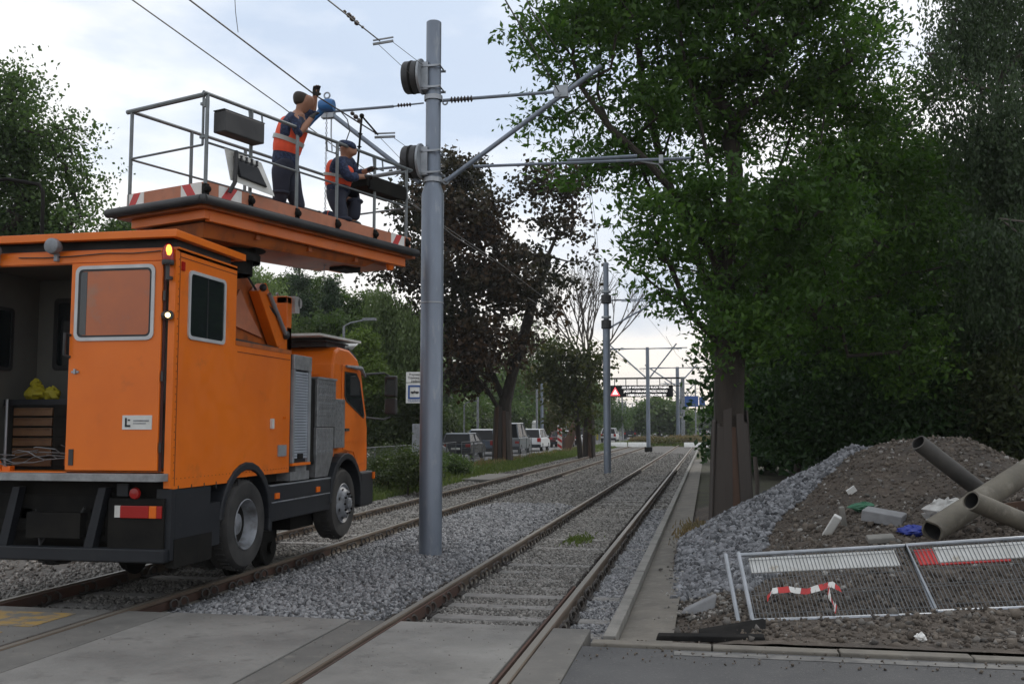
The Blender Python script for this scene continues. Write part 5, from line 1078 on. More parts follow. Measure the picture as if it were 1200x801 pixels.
def person(label,J,origin,fac,cap=False):
    """J: dict of joint positions"""
    V3=Vector; f=V3(fac).normalized()
    n=[(J['pel'],.11),(J['spine'],.135),(J['chest'],.15),(J['neck'],.07),(J['head0'],.088),(J['head1'],.112),(J['head2'],.085),
       (J['shL'],.07),(J['elL'],.055),(J['wrL'],.036),(J['shR'],.07),(J['elR'],.055),(J['wrR'],.036),
       (J['hipL'],.05),(J['knL'],.03),(J['anL'],.048),(J['toL'],.04),(J['hipR'],.05),(J['knR'],.03),(J['anR'],.048),(J['toR'],.04)]
    e=[(0,1),(1,2),(2,3),(3,4),(4,5),(5,6),(2,7),(7,8),(8,9),(2,10),(10,11),(11,12),(0,13),(13,14),(14,15),(15,16),(0,17),(17,18),(18,19),(19,20)]
    h=V3(J['head0'])
    h1=V3(J['head1']); n.append((tuple(h1+f*.118-V3((0,0,.025))),.016)); e.append((5,len(n)-1)) # nose
    sd_=f.cross(V3((0,0,1))).normalized()
    for q in (-1,1): n.append((tuple(h1+sd_*q*.098-V3((0,0,.02))),.02)); e.append((5,len(n)-1))
    g0=len(n); hand(n,e,9,J['wrL'],V3(J['wrL'])-V3(J['elL'])); g1=len(n); hand(n,e,12,J['wrR'],V3(J['wrR'])-V3(J['elR'])); g2=len(n)
    b=skin('person',n,e,M['skin'],None,origin); tag(b,label,'person')
    def cl_(name,idx,ed,m,gr): 
        nn=[(n[i][0],(lambda r:(r[0]+gr,r[1]+gr) if isinstance(r,tuple) else (r+gr,r+gr))(n[i][1])) for i in idx]; return skin(name,nn,ed,M[m],b,origin)
    # shirt with sleeves (right sleeve rolled to the elbow)
    sleeve=[V3(J['elL']).lerp(V3(J['wrL']),.75 if cap else .25),V3(J['elR']).lerp(V3(J['wrR']),.75 if cap else .25)]
    nn=[(tuple(V3(J['pel']).lerp(V3(J['spine']),-.45)),.178),(J['spine'],.17),(J['chest'],.165),(tuple(V3(J['chest']).lerp(V3(J['neck']),.7)),.10),(J['shL'],.085),(J['elL'],.07),(tuple(sleeve[0]),.066),(J['shR'],.085),(J['elR'],.07),(tuple(sleeve[1]),.066)]
    skin('shirt',nn,[(0,1),(1,2),(2,3),(2,4),(4,5),(5,6),(2,7),(7,8),(8,9)],M['shirt'],b,origin)
    vb=V3(J['pel']).lerp(V3(J['spine']),.10)
    nn=[(tuple(vb),.185),(J['spine'],.192),(J['chest'],.212),(tuple(V3(J['chest']).lerp(V3(J['neck']),.55)),.16)]
    vst=skin('safety_vest',nn,[(0,1),(1,2),(2,3)],M['vest'],b,origin)
    m1=V3(J['spine']).lerp(V3(J['chest']),.02); m2=V3(J['spine']).lerp(V3(J['chest']),.55)
    rb=MB().tube([V3(m1)-V3(origin),V3(m1).lerp(m2,.45)-V3(origin)],[.197,.200],18,caps=False); rb.build('reflective_stripe',M['vstripe'],vst,smooth=True)
    nn=[(tuple(V3(J['pel'])+V3((0,0,.08))),.19),(J['hipL'],.135),(J['knL'],.10),(tuple(V3(J['knL']).lerp(V3(J['anL']),.9)),.082),(J['hipR'],.145),(J['knR'],.115),(tuple(V3(J['knR']).lerp(V3(J['anR']),.9)),.082)]
    skin('trousers',nn+[(tuple(V3(J['pel'])-V3((0,0,.02))),.165)],[(0,7),(7,1),(1,2),(2,3),(7,4),(4,5),(5,6)],M['navy'],b,origin)
    for s_ in 'LR':
        kq=V3(J['kn'+s_]); skin('knee_pad',[(tuple(kq-V3((0,0,.05))),.13),(tuple(kq+V3((0,0,.05))),.13)],[(0,1)],M['navy'],b,origin)
        kn,an,to=V3(J['kn'+s_]),V3(J['an'+s_]),V3(J['to'+s_])
        skin('boot',[(tuple(kn.lerp(an,.86)),.075),(tuple(an),.072),(tuple(to),.055)],[(0,1),(1,2)],M['boot'],b,origin)
        if s_=='L' or not cap: skin('trouser_stripe',[(tuple(kn.lerp(an,.50)),.105),(tuple(kn.lerp(an,.72)),.10)],[(0,1)],M['vest'] if cap else M['vstripe'],b,origin,sub=1)
    for a_,b_,wj in ((g0,g1,'wrL'),(g1,g2,'wrR')):
        gn=[(J[wj],.042)]+[(n[i][0],tuple(q+.006 for q in (n[i][1] if isinstance(n[i][1],tuple) else (n[i][1],)*2))) for i in range(a_,b_)]
        ge=[(0 if x<a_ else x-a_+1,y-a_+1) for x,y in e if y>=a_ and y<b_]
        skin('glove',gn,ge,M['boot'],b,origin)
    if cap:
        hh=h1+V3((0,0,.02)); skin('cap',[(tuple(hh-f*.03-V3((0,0,.03))),.135),(tuple(hh-f*.01+V3((0,0,.03))),.14),(tuple(hh+V3((0,0,.09))),.11)],[(0,1),(1,2)],M['navy'] if False else M['shirt'],b,origin)
    else:
        hh=h1-f*.045+V3((0,0,.02)); skin('hair',[(tuple(hh-V3((0,0,.10))-f*.01),.08),(tuple(hh-V3((0,0,.04))),.112),(tuple(hh+V3((0,0,.015))),.120),(tuple(hh+V3((0,0,.065))+f*.02),.10)],[(0,1),(1,2),(2,3)],M['hair'],b,origin)
    return b
u19=Vector((math.sin(R(19)),math.cos(R(19)),0)); v19=Vector((-u19.y,u19.x,0))
def pp_(L,w_,z): q=C0+u19*L+v19*w_; return Vector((q.x,q.y,z))
# standing: anchored by sight lines at his real distance
D=12.35
fl=4.37
bl_=aD(334,200,D); 
def wd(px,py,dd=0): return tuple(aD(px,py,D+dd))
foot1=Vector(aD(325,240,D)); foot2=Vector(aD(343,240,D-.1))
J=dict(pel=wd(334,192),spine=wd(337,168),chest=wd(344,148),neck=wd(352,131),head0=wd(355,125),head1=wd(357.5,117),head2=wd(357.5,111),
 shL=wd(346,139,-.19),elL=wd(350,158,-.25),wrL=wd(363,141,-.15),shR=wd(352,137,.17),elR=wd(366,132,.24),wrR=wd(369,114,.16),
 hipL=wd(330,198,-.09),knL=wd(329,226,-.08),anL=(foot1.x,foot1.y,fl+.09),toL=(foot1.x+.16,foot1.y+.08,fl+.05),
 hipR=wd(339,198,.09),knR=wd(344,226,.08),anR=(foot2.x+.02,foot2.y+.22,fl+.09),toR=(foot2.x+.20,foot2.y+.3,fl+.05))
person('standing worker in an orange vest over a blue checked shirt, reaching to the wire',J,(foot1.x,foot1.y,fl),(.85,.5,.12))
# extra raised left arm detail: hand on the hoist done by right arm; kneeling mate
D=13.0
k1=Vector(aD(398,262,D))
J=dict(pel=wd(396,226),spine=wd(396,210),chest=wd(399,196),neck=wd(404,185),head0=wd(406,180),head1=wd(408,175),head2=wd(407,169),
 shL=wd(398,190,-.18),elL=wd(408,208,-.24),wrL=wd(424,207,-.1),shR=wd(410,190,.16),elR=wd(418,206,.2),wrR=wd(430,200,.1),
 hipL=wd(392,231,-.09),knL=(wd(403,250,-.12)[0],wd(403,250,-.12)[1],fl+.10),anL=(wd(373,240,-.12)[0],wd(373,240,-.12)[1],fl+.16),toL=(wd(368,240,-.1)[0],wd(368,240,-.1)[1],fl+.05),
 hipR=wd(399,231,.09),knR=wd(416,236,.12),anR=(wd(414,250,.12)[0],wd(414,250,.12)[1],fl+.09),toR=(wd(424,250,.12)[0],wd(424,250,.12)[1],fl+.05))
person('kneeling worker in a blue cap and orange vest holding a tool by the railing',J,(k1.x,k1.y,fl),(.9,.35,-.15),cap=True)
o=MB().tube([aD(415,210,13.0),aD(436,206,13.0),aD(470,200,13.0)],.016,8).box(0,0,0,0,0,0).build('tool_rod',M['silver'],None); tag(o,'long metal rod held out by the kneeling worker','tool')
# ------------------------------------------------------------------ barrier panels leaning on the soil
def vlerp(a,b,t): return Vector(a).lerp(Vector(b),t)
def barrier(label,BL,BR,TL,TR,board,legs=True):
    BL,BR,TL,TR=map(Vector,(BL,BR,TL,TR)); o=(BL+BR)/2; e=empty('mesh_barrier',o,label,'barrier','fallen barrier panels')
    nrm=(BR-BL).cross(TL-BL).normalized(); 
    if nrm.y>0: nrm=-nrm
    q=lambda p:tuple(Vector(p)-o)
    MB().tube([q(BL),q(BR),q(TR),q(TL),q(BL),q(vlerp(BL,BR,.02))],.021,8).build('frame_tube',M['silver'],e,smooth=True)
    mb=MB(); n=46
    for k in range(1,n): t=k/n; mb.tube([q(vlerp(BL,BR,t)),q(vlerp(TL,TR,t))],.0042,4,caps=False)
    for t in (.1,.36,.40,.62,.9): mb.tube([q(vlerp(BL,TL,t)+nrm*.004),q(vlerp(BR,TR,t)+nrm*.004)],.003,4,caps=False)
    mb.build('wire_mesh',M['dimsteel'],e)
    for (t0,t1,s0,s1,m,off,nm) in board:
        a=vlerp(vlerp(BL,BR,t0),vlerp(TL,TR,t0),s0)-nrm*off; b=vlerp(vlerp(BL,BR,t1),vlerp(TL,TR,t1),s0)-nrm*off; c=vlerp(vlerp(BL,BR,t1),vlerp(TL,TR,t1),s1)-nrm*off; d=vlerp(vlerp(BL,BR,t0),vlerp(TL,TR,t0),s1)-nrm*off
        MB().hexa([q(a),q(b),q(c),q(d),q(a-nrm*.02),q(b-nrm*.02),q(c-nrm*.02),q(d-nrm*.02)]).build(nm,M[m],e,bevel=.006)
    if legs:
        MB().tube([q(TL+(TL-BL)*.03),q(BL-(TL-BL)*.17)],.022,8).tube([q(TL+Vector((-.13,.02,0))),q(BL-(TL-BL)*.14+Vector((-.13,.02,0)))],.022,8).build('barrier_leg',M['silver'],e,smooth=True)
    return e
BL=Vector(aD(882,727,9.15)); TL=Vector(aD(866,650,9.8)); BM=Vector(aD(1096,717,9.3)); TM=Vector(aD(1060,639,9.95))
barrier('left leaning wire-mesh barrier with a white board and torn striped tape',BL,BM+Vector((.0,0,-.02)),TL,TM,[(.055,.93,.72,.96,'lwhite',.01,'white_board')])
BR=Vector(aD(1325,706,9.5)); TR=Vector(aD(1285,624,10.2))
barrier('right leaning wire-mesh barrier with a white board and a red block',BM+Vector((.02,.03,0)),BR,TM+Vector((.02,.03,0)),TR,[(.13,.98,.72,.96,'lwhite',.01,'white_board'),(.03,.125,.70,.94,'red',.01,'red_board'),(.13,.50,.685,.712,'red',.012,'red_board')],legs=False)
tp_=[aD(899,702,9.35),aD(905,692,9.35),aD(925,690,9.33),aD(945,693,9.33),aD(960,688,9.33),aD(975,684,9.33),aD(985,690,9.3)]
def tape(label,pts,wd_=.05):
    n=len(pts); e=None; V=[Vector(p) for p in pts]; sub=[]
    for i in range(n-1):
        for k in range(3): sub.append(V[i].lerp(V[i+1],k/3)+Vector((0,0,random.uniform(-.006,.006))))
    sub.append(V[-1]); e=empty('barrier_tape',sub[0],label,'tape'); o=sub[0]
    for mi,m in enumerate(('red','white')):
        mb=MB()
        for i in range(len(sub)-1):
            if (i//2)%2==mi:
                w1=Vector((.01*math.sin(i),.012,wd_/2)); a,b=sub[i]-o,sub[i+1]-o
                mb.hexa([a-w1,b-w1,b-w1+Vector((0,.002,0)),a-w1+Vector((0,.002,0)),a+w1,b+w1,b+w1+Vector((0,.002,0)),a+w1+Vector((0,.002,0))])
        mb.build('tape_stripe',M[m],e)
tape('torn red and white tape tied across the left barrier mesh',tp_)
tape('short red and white tape end dangling from the left barrier mesh',[aD(970,686,9.3),aD(972,697,9.28),aD(977,708,9.26),aD(980,714,9.25)],.07)
# ------------------------------------------------------------------ pipes on the heap
def pipe(label,a,b,r,m='pipe',cut=0):
    a,b=Vector(a),Vector(b); e=empty('old_pipe',a,label,'pipe','old pipes thrown on the heap'); d=b-a; n=26
    dn=d.normalized(); u=dn.orthogonal().normalized(); v=dn.cross(u)
    def ringp(c,rr,jit=0): return [c+(u*math.cos(2*math.pi*k/n)+v*math.sin(2*math.pi*k/n))*rr+dn*jit*math.sin(3*2*math.pi*k/n+1) for k in range(n)]
    o0=ringp(Vector(),r,cut); o1=ringp(d,r,cut); i0=ringp(Vector(),r*.82,cut); i1=ringp(d,r*.82,cut); L_=6; mb=MB()
    secs=[ringp(d*(k/L_),r*random.uniform(.985,1.012),cut if k in(0,L_) else 0) for k in range(L_+1)]
    for s_ in secs: mb.v+=[tuple(p) for p in s_]
    for i in range(L_):
        for k in range(n): mb.f.append((i*n+k,i*n+(k+1)%n,(i+1)*n+(k+1)%n,(i+1)*n+k))
    b0=len(mb.v); mb.v+=[tuple(p) for p in i0]+[tuple(p) for p in i1]; last=L_*n
    for k in range(n):
        j=(k+1)%n; mb.f.append((k,b0+k,b0+j,j)); mb.f.append((last+k,last+j,b0+n+j,b0+n+k))
    mb.build('pipe_wall',M[m],e,smooth=True)
    mi=MB(); mi.v=[tuple(p) for p in ringp(dn*.02,r*.822)]+[tuple(p) for p in ringp(d-dn*.02,r*.822)]; mi.f=[(k,n+k,n+(k+1)%n,(k+1)%n) for k in range(n)]
    mi.build('pipe_inside',M['pipein'],e,smooth=True); return e
pipe('dark pipe sticking up from the heap top with its open mouth to the left',aD(1076,518,12.4),aD(1222,632,12.9),.105,'piped',.004)
pipe('longest pale pipe slanting up to the right edge',aD(1092,622,11.2),aD(1275,506,12.5),.135,'pipe',.02)
pipe('short stained pipe lying over the pale one, mouth facing left',aD(1138,586,10.8),aD(1260,636,11.4),.108,'pipe',.004)
# litter and blocks on the heap
def lit(name,label,cat,mb,m,loc,**k): o=mb.build(name,M[m],None,**k); o.location=loc; tag(o,label,cat); return o
def onh(px,py,h=0.0,d0=10,d1=22):
    D_=d0
    while D_<d1:
        p=aD(px,py,D_)
        if p.z<=float(h_right(p.x,p.y))+h: return p
        D_+=.03
    return aD(px,py,d1)
lit('concrete_block','light grey concrete block lying on the heap behind the barriers','block',MB().obox((0,0,.03),(.48,.30,.14),(R(6),R(8),R(-22))),'block',onh(1036,608,.05),bevel=.012)
lit('plastic_bag','crumpled dark blue plastic bag beside the pale pipe mouth','bag',crump(.14,(1.2,.8,.45),1),'bluebag',onh(1070,622,.05))
lit('plastic_bag','dirty white plastic sheet caught under the pipes','bag',crump(.22,(1.2,.8,.7),2),'dirtwhite',aD(1112,600,11.9))
lit('plastic_bag','scrap of green plastic behind the grey block','bag',crump(.15,(1.3,.6,.4),3),'green',onh(1014,594,.05))
lit('concrete_lump','pale broken concrete shard left of the grey block','rubble',MB().obox((0,0,.06),(.10,.07,.34),(R(25),R(28),0)),'lwhite',onh(975,622,.05),bevel=.015)
lit('concrete_lump','second pale shard standing just right of the first one','rubble',MB().obox((0,0,.06),(.07,.07,.30),(R(10),R(-8),0)),'kerb',onh(988,612,.05),bevel=.015)
lit('paper_scrap','small white scrap high on the soil heap','litter',MB().obox((0,0,.03),(.13,.02,.09),(R(20),R(-35),0)),'white',onh(998,577,.03))
lit('concrete_lump','pale flat broken slab low behind the barrier top tube','rubble',MB().obox((0,0,.03),(.30,.2,.07),(R(8),R(-5),0)),'kerb',onh(1032,634,.03),bevel=.015)
lit('concrete_lump','pointed pale stone slab at the left end of the barriers','rubble',MB().hexa([(-.2,0,-.03),(.12,0,-.03),(.12,.12,-.03),(-.2,.12,-.03),(-.18,.02,.0),(.16,.04,.16),(.14,.12,.17),(-.16,.12,.02)]),'block',onh(822,716,.02,8),bevel=.012)
lit('paper_scrap','small white paper ball in front of the barriers','litter',crump(.035,(1.3,1,1),5),'white',onh(1079,746,.04,7))
lit('timber_board','splintered brown wooden board at the right edge','board',MB().obox((0,0,0),(.7,.06,.10),(0,R(-8),0)),'plankr',onh(1195,592,.05))
# dark rubber mats beside the barrier
lit('rubber_mat','dark worn rubber mat edge lying along the kerb by the barrier leg','mat',MB().hexa([(-.42,0,0),(.5,.02,0),(.5,.12,0),(-.42,.1,0),(-.40,0,.04),(.48,.02,.06),(.48,.12,.07),(-.4,.1,.05)]),'rubmat',Vector((-.05,8.74,-.01)),bevel=.01)
lit('rubber_mat','dark rubber sheet curling up behind the kerb mat','mat',MB().hexa([(-.1,0,0),(.45,.05,.0),(.45,.11,0),(-.1,.06,0),(-.1,.1,.04),(.48,.40,.10),(.46,.45,.11),(-.12,.16,.05)]),'rubmat',Vector((.0,8.9,-.01)),bevel=.01)
# ------------------------------------------------------------------ tram stop sign
sp0=Vector((-9.0,30.1,-.05))
ss=empty('tram_stop_sign',sp0,'white tram stop sign with a blue square, left of the near pole','sign')
MB().tube([(.32,.05,0),(.32,.05,3.75)],.035,10).build('sign_post',M['galv'],ss,smooth=True)
zt=aD(486,435,31).z; zm=aD(486,448,31).z; zb=aD(486,472,31).z
x0=aD(472,450,31).x-sp0.x; x1=x0+.66
a=MB().box(x0,x1,0,.02,zm+.06+.01,zt+.05).build('name_plate',M['white'],ss,bevel=.004)
b=MB().box(x0,x1,0,.02,zb+.05,zm+.05).build('stop_plate',M['white'],ss,bevel=.004)
text('Przystanek\nTramwaj Na\nżądanie',.105,(x0+.33,-.012,(zm+zt)/2+.04),(R(90),0,0),M['sblack'],a,align='CENTER')
sqz=(zb+zm)/2+.08; xc=x0+.29
MB().ring(rrect(xc-.22,xc+.22,sqz-.22,sqz+.22,.03),rrect(xc-.16,xc+.16,sqz-.16,sqz+.16,.02),1,-.012,-.001).build('blue_square',M['sblue'],b)
MB().box(xc-.13,xc+.13,-.010,-.001,sqz-.03,sqz+.02).box(xc-.02,xc+.0,-.010,-.001,sqz+.02,sqz+.05).box(xc-.10,xc-.04,-.010,-.001,sqz-.05,sqz-.03).box(xc+.04,xc+.10,-.010,-.001,sqz-.05,sqz-.03).build('tram_symbol',M['sblack'],b)
text('TRAMWAJ',.10,(xc,-.012,sqz-.28),(R(90),0,0),M['sblue'],b,align='CENTER'); MB().box(x1-.1,x1-.02,-.01,-.001,sqz-.31,sqz-.24).build('small_mark',M['sblack'],b)
gb=MB().box(-.18,.18,0,.12,0,.95).build('timetable_box',M['rim'],None,bevel=.02); gb.location=Vector(aD(489,505,33)); gb.location.z=.95; tag(gb,'grey timetable case just left of the near pole','timetable')
pq=MB().tube([(0,.06,-1.0),(0,.06,0)],.04,8).build('case_post',M['galv'],gb)
# ------------------------------------------------------------------ left fence panels
fx=-11.0
pf=None
for i in range(15):
    y=27.5+i*2.35
    if pf is None:
        pf=empty('mesh_fence_panel',(fx,y,0),'','fence'); MB().tube([(0,0,0),(0,0,1.12),(0,2.1,1.12),(0,2.1,0)],.02,6).tube([(0,0,.14),(0,2.1,.14)],.016,6).build('frame_tube',M['dimsteel'],pf)
        mb=MB()
        for k in range(1,21): mb.tube([(0,k*.1,.14),(0,k*.1,1.12)],.003,4,caps=False)
        for z in (.35,.6,.85): mb.tube([(0,0,z),(0,2.1,z)],.004,4,caps=False)
        mb.build('wire_mesh',M['dimsteel'],pf); MB().box(-.25,.25,-.03,.03,-.02,.02).build('foot',M['silver'],pf); o=pf
    else: o=copy_tree(pf); o.location=(fx+random.uniform(-.06,.06),y,0); o.rotation_euler=(0,0,R(random.uniform(-3,3)))
    o['label']=f"{['first','second','third','fourth','fifth','sixth','seventh','eighth','ninth','tenth','eleventh','twelfth','thirteenth','fourteenth','fifteenth'][i]} grey mesh fence panel along the left road, counting from the truck"; o['group']='mesh fence panels along the road'
# ------------------------------------------------------------------ cars
def car(label,loc,paint,kind='hatch',rz=0,light=True,group='cars queuing on the left road',roof=None):
    c=empty('parked_car',loc,label,'car',group,rz)
    L_,Wd,Hh={'hatch':(4.0,1.74,1.47),'sedan':(4.5,1.76,1.43),'suv':(4.4,1.84,1.68),'van':(4.7,1.9,2.1)}[kind]; hw=Wd/2; bl_=.92 if kind!='suv' else 1.02
    if kind=='van': bl_=1.1
    if kind=='sedan': pr=[(0,.32),(-.02,.62),(.03,.95),(.75,1.0),(3.2,.96),(4.2,.82),(4.45,.62),(4.45,.3)]; gh=[(.55,.97),(1.15,Hh-.04),(2.3,Hh-.02),(3.15,.95)]
    else: pr=[(0,.32),(-.02,.62),(.02,bl_),(L_*.72,bl_+.02),(L_-.25,bl_-.14),(L_,.64),(L_,.3)]; gh=[(.04,bl_),(.34 if kind!='van' else .08,Hh-.05),(L_*.55,Hh-.03),(L_*.76,bl_+.01)]
    MB().prism(pr,0,-hw,hw).build('body',M[paint],c,bevel=.07)
    def tap(poly,w0,w1,z0,z1,dz=0):
        n=len(poly); f=lambda z:w0+(w1-w0)*(z-z0)/(z1-z0); vs=[(-f(z),y,z+dz) for y,z in poly]+[(f(z),y,z+dz) for y,z in poly]
        return MB().add(vs,[tuple(reversed(range(n))),tuple(range(n,2*n))]+[(i,(i+1)%n,n+(i+1)%n,n+i) for i in range(n)])
    g=tap(gh,hw*.93,hw*.76,bl_,Hh).build('window',M['carglass'],c,bevel=.04)
    rfp=[(gh[1][0]-.03,Hh-.07),(gh[1][0]+.05,Hh),(gh[2][0]-.1,Hh+.01),(gh[2][0]+.06,Hh-.05)]
    MB().prism(rfp,0,-hw*.79,hw*.79).build('roof',M[roof or paint],c,bevel=.03)
    for s_ in (-1,1):
        MB().tube([(s_*hw*.92,gh[0][0]+.02,gh[0][1]),(s_*hw*.785,gh[1][0],gh[1][1])],.05,6).tube([(s_*hw*.92,gh[3][0],gh[3][1]),(s_*hw*.785,gh[2][0],gh[2][1])],.035,6).tube([(s_*hw*.92,L_*.4,bl_),(s_*hw*.79,L_*.4,Hh-.04)],.04,6).build('pillar',M[paint],c)
        MB().box(s_*(hw-.30),s_*(hw-.02),-.045,.02,.70,.86 if kind!='suv' else 1.0).build('tail_light',M['redlens'],c,bevel=.015)
        MB().box(s_*(hw-.32),s_*(hw-.06),L_-.08,L_+.01,.62,.76).build('headlight',M['lwhite'],c,bevel=.02)
        MB().box(s_*(hw-.0),s_*(hw+.14),L_*.62,L_*.62+.1,bl_+.02,bl_+.14).build('mirror',M[paint],c,bevel=.02)
    MB().box(-hw*.98,hw*.98,-.07,.02,.28,.52).build('bumper',M['dplast'],c,bevel=.03); MB().box(-.26,.26,-.078,-.05,.55,.66).build('number_plate',M['white'],c)
    for s_ in (-1,1):
        for y in (.78,L_-.85):
            w_=MB().lathe([(.19,0),(.30,.0),(.315,-.03),(.315,-.17),(.30,-.2),(.1,-.2)] if s_>0 else [(.19,0),(.30,.0),(.315,.03),(.315,.17),(.30,.2),(.1,.2)],0,(0,0,0),20).build('wheel',M['tyre'],c,smooth=True); w_.location=(s_*(hw+.01),y,.315)
            MB().lathe([(.19,s_*.004),(.13,-s_*.03),(.04,-s_*.01),(.001,0)],0,(0,0,0),14).build('rim',M['rim'],w_)
    return c
gz=-.02
def gl_(px,py): p=aZ(px,py,gz); return p
car('silver car half hidden behind the near pole, rear lamp showing',(-13.6,44.5,gz),'carg','hatch')
car('dark car just right of the near pole',gl_(534,538),'card','hatch',roof='carg')
car('blue-grey car with a white roof left of the maple trunk',gl_(563,534.5),'carb','suv',roof='carw')
car('silver van with a white roof partly hidden by the maple trunk',(-13.5,66.5,gz),'carg','van',roof='carw')
car('white hatchback with dark rear right of the maple trunk',gl_(620,528.5),'carw','suv')
car('dark red saloon beside the red-striped marker board',gl_(655,524),'carr','sedan')
car('white car just ahead of the dark red saloon',Vector((-13.3,96.5,gz)),'carw','hatch')
car('dark car between the leaning board and the bare tree',gl_(683,521),'card','suv')
car('white estate car behind the second pole',gl_(713,518),'carw','suv')
car('dark car coming at the bend right of the yellow box',Vector((-11.5,150,gz)),'card','suv')
car('white van behind the third pole far away',Vector((-14,190,gz)),'carw','suv')
car('white car far away behind the dry shrubs',Vector((-7.5,165,gz)),'carw','hatch',R(60))
car('white car right of the fourth pole, far away',Vector((-3.5,175,gz)),'carw','suv',R(20))
car('dark car under the blue road sign, far away',Vector((-1.5,185,gz)),'card','hatch')
car('white lorry-like van below the blue sign, far away',Vector((.5,215,gz)),'carw','van')
car('dark car beside the ash trunk, far away',Vector((2.0,190,gz)),'card','sedan')
# ------------------------------------------------------------------ posts, markers, gantry
def lamp(label,px,py0,D_,arm=0,r=.05,m='rim'):
    p=aD(px,py0,D_); e=empty('street_lamp',(p.x,p.y,0),label,'street lamp','lamp posts beyond the left road'); h=p.z
    MB().tube([(0,0,0),(0,0,h)],[r*1.3,r],8).build('post',M[m],e,smooth=True)
    MB().tube([(0,0,h-.02),(arm*.3,0,h+.12),(arm,0,h+.22)],r*.6,6).obox((arm*1.2 if arm else 0,0,h+.24),(max(.5,abs(arm)*.5),.22,.10)).build('lamp_head',M[m],e)
    return e
lamp('thin lamp post with a short hook left of the maple',544,474,60,.5,.045); lamp('white lamp post behind the pole side cars, left of maple trunk',560,456,66,0,.07)
lamp('tall white lamp post right of the maple',629,432,95,0,.09); lamp('lamp post left of the leafy olive tree',663,482,110,0,.08); lamp('slender post between the fourth tall post and the trees',652,486,120,0,.06)
lamp('white post right of the second pole',733,472,150,.0,.12); lamp('post between the second and third poles',746,470,170,0,.13); lamp('farther post between the second and third poles',737,478,200,1,.12); lamp('post just left of the third pole',726,470,160,0,.10); lamp('post just left of the second pole',702,470,130,0,.10)
for k_,(px_,py_,D__) in enumerate([(729,462,140),(741,474,180),(752,470,210),(757,478,240),(768,474,190),(776,480,260),(783,472,170),(720,476,230),(765,482,300),(806,462,160),(822,474,230),(690,478,140)]):
    lamp(['thin post just right of the second pole','thin post halfway to the third pole','thin post left of the third pole','short far post left of the third pole','thin post right of the third pole','short far post below the display board','thin post left of the fourth pole','short far post right of the second pole','tiny far post right of the third pole','thin post right of the fourth pole','short far post below the blue sign','thin post behind the bare tree'][k_],px_,py_,D__,0,.11)
e=lamp('grey post with a side bracket right of the maple',635,448,92,1.2,.12,'galv')
e=lamp('street lamp arm seen over the cab roof against the trees',403,382,38,.85,.05)
# gantry with display
D_=110
g0=Vector((-3.2,111.5,0)); g=empty('sign_gantry',g0,'gantry carrying a black lit message board over the road','gantry')
zt=aY(750,444,111.5).z; zb_=aY(750,451.5,111.5).z; zc=aY(750,465,111.5).z
mb=MB().box(-17.5,.6,-.1,.1,zt,zt+.18).box(-17.5,.6,-.08,.08,zb_-.1,zb_)
for x in np.arange(-17,.6,1.25): mb.box(x-.04,x+.04,-.05,.05,zb_,zt)
mb.build('truss_beam',M['chassis'],g); MB().box(.3,.7,-.2,.2,0,zt+.2).box(-17.8,-17.4,-.2,.2,0,zt+.2).build('gantry_leg',M['rim'],g)
db=MB().box(-7.6,-.55,-.45,-.15,zc,zb_+.02).build('display_board',M['led'],g,bevel=.03)
for k,(l,dx) in enumerate((('OD 2.09 WZNOWIONO RUCH TRAMW.',0),('JAZDY W KIERUNKU PRZEZ RONDO',0),('I ARMII KRAJOWEJ OBJAZDEM 501',.1))):
    tx=text(l,.36,(-3.55+dx,-.47,zb_-.24-.42*k),(R(90),0,0),M['ledt'],db,align='CENTER',off=.004); tx.scale=(.80,.92,1)
wt=MB(); wt.prism([(-7.45,zc+.15),(-6.35,zc+.15),(-6.9,zb_-.15)],1,-.462,-.452); wt.build('warning_triangle',M['ledr'],db); MB().prism([(-7.2,zc+.3),(-6.6,zc+.3),(-6.9,zb_-.42)],1,-.47,-.464).build('triangle_centre',M['ledt'],db)
# blue road sign far
bs0=Vector((-1.9,142,0)); bs=empty('road_sign',bs0,'blue direction sign far away right of the fourth pole','sign')
zs=aY(814,470,142).z; MB().box(-1.4,.6,-.05,.05,zs-.75,zs+.75).box(.7,1.5,-.05,.05,zs-.6,zs+.6).build('sign_plate',M['sblue'],bs); MB().tube([(.2,.1,0),(.2,.1,zs+2.6)],.09,8).build('sign_post',M['rim'],bs)
# white low barriers at the end of the tracks
for i,(xa,xb) in enumerate([(-9.3,-7.4),(-7.3,-5.4),(-2.2,.2),(.3,2.6)]):
    o=MB().prism([(-.25,0),(.25,0),(.18,.25),(.1,.42),(-.1,.42),(-.18,.25)],0,xa,xb).build('low_barrier',M['white'],None,bevel=.02,origin=((xa+xb)/2,0,0)); o.location=((xa+xb)/2,93,-.03)
    tag(o,['white low barrier farthest left at the end of the tracks','white low barrier left of the fourth pole','white low barrier right of the fourth pole','white low barrier beside the ash trunk'][i],'barrier','white barriers at the end of the tracks')
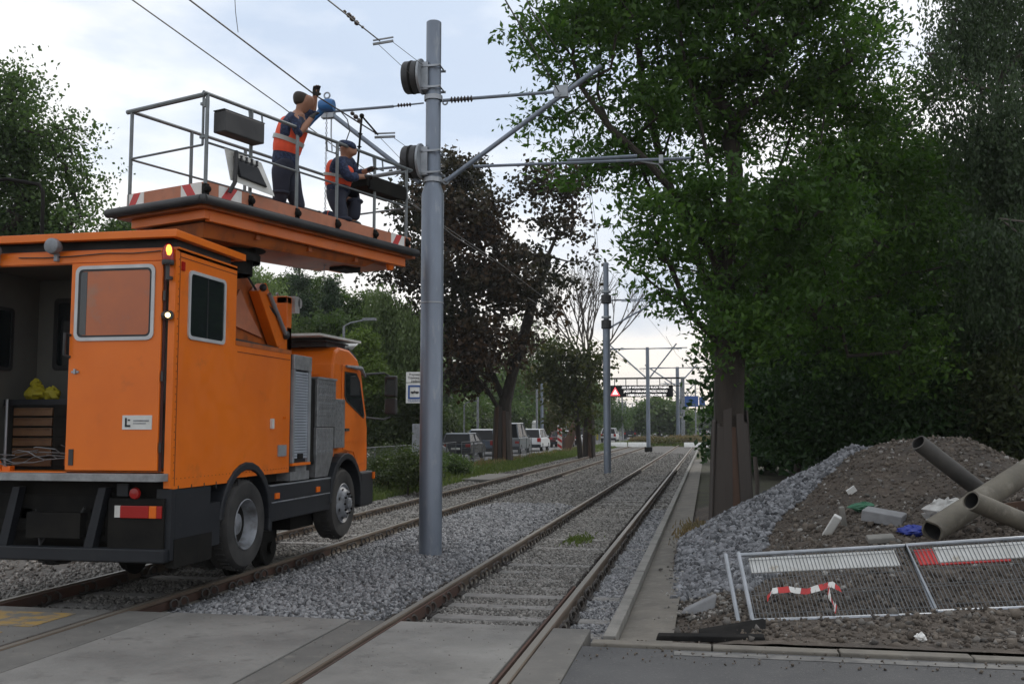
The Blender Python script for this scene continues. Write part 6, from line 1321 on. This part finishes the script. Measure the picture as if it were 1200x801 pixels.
# striped marker board
p=aZ(656,531,-.02); mk=empty('marker_board',p,'red and white striped marker board beside the dark red saloon','marker')
bdm=MB().box(-.16,.16,0,.03,.25,1.95).build('board',M['white'],mk,bevel=.01)
r=MB()
for k in range(4): z=.3+k*.42; r.prism([(-.15,z+.2),(.15,z),(.15,z+.2),(-.15,z+.4)] if z+.4<1.95 else [(-.15,z+.1),(.15,z-.05),(.15,z+.1),(-.15,z+.25)],1,-.006,-.001)
r.build('red_stripes',M['red'],bdm); MB().box(-.3,.3,-.15,.2,0,.1).tube([(0,.05,0),(0,.05,.3)],.03,6).build('foot',M['black'],mk)
# leaning boards stack near bare tree
p=aZ(672,529,0); lb_=MB().hexa([(-1.0,-.2,0),(-.2,-.2,0),(-.2,.3,0),(-1.0,.3,0),(.1,-.1,2.5),(.6,-.1,2.7),(.6,.2,2.7),(.1,.2,2.5)]).build('leaning_boards',M['plankr'],None,bevel=.02); lb_.location=p; tag(lb_,'old brown boards leaning beside the dark red saloon','boards')
# yellow box by the bend, utility post
o=MB().box(-.35,.35,-.3,.3,0,1.1).build('grit_box',M['yellow'],None,bevel=.06); o.location=(-15.2,140,-.02); tag(o,'yellow grit box at the bend behind the second pole','box')
o=MB().box(-.25,.25,-.25,.25,0,2.0).ball((0,0,2.15),.3,10,6).build('utility_cabinet',M['lwhite'],None,bevel=.04); o.location=(-16.6,96,0); tag(o,'pale utility pillar behind the dark red saloon','cabinet')
# cover slab on the verge
o=MB().box(-.55,.55,-1.9,2.2,-.05,.02).build('cover_slab',M['conc2'],None,bevel=.01); o.location=(-8.0,36,-.03); tag(o,'grey concrete cover slab on the verge beside the left rail','slab')
# stump planks beside verge etc.
o=MB().tube([(0,0,-.1),(.02,0,.5),(-.02,.02,1.15)],.05,8).build('wooden_stake',M['plank'],None); o.location=aD(886,545,23.5); o.location.z=-.05; tag(o,'dark wooden stake at the forest edge right of the ash','stake')

# ------------------------------------------------------------------ light haze in the air
hm=bpy.data.materials.new('haze'); hm.use_nodes=True; ht=hm.node_tree; ht.nodes.clear(); ho_=ht.nodes.new('ShaderNodeOutputMaterial'); hv=ht.nodes.new('ShaderNodeVolumePrincipled')
hv.inputs['Color'].default_value=(.86,.9,.95,1); hv.inputs['Density'].default_value=.00032; hv.inputs['Anisotropy'].default_value=.3; ht.links.new(hv.outputs[0],ho_.inputs['Volume'])
hz_=MB().box(-420,420,-70,520,-2.2,26).build('haze',hm,None); tag(hz_,'thin pale haze over the far end of the line',None,None,'stuff')
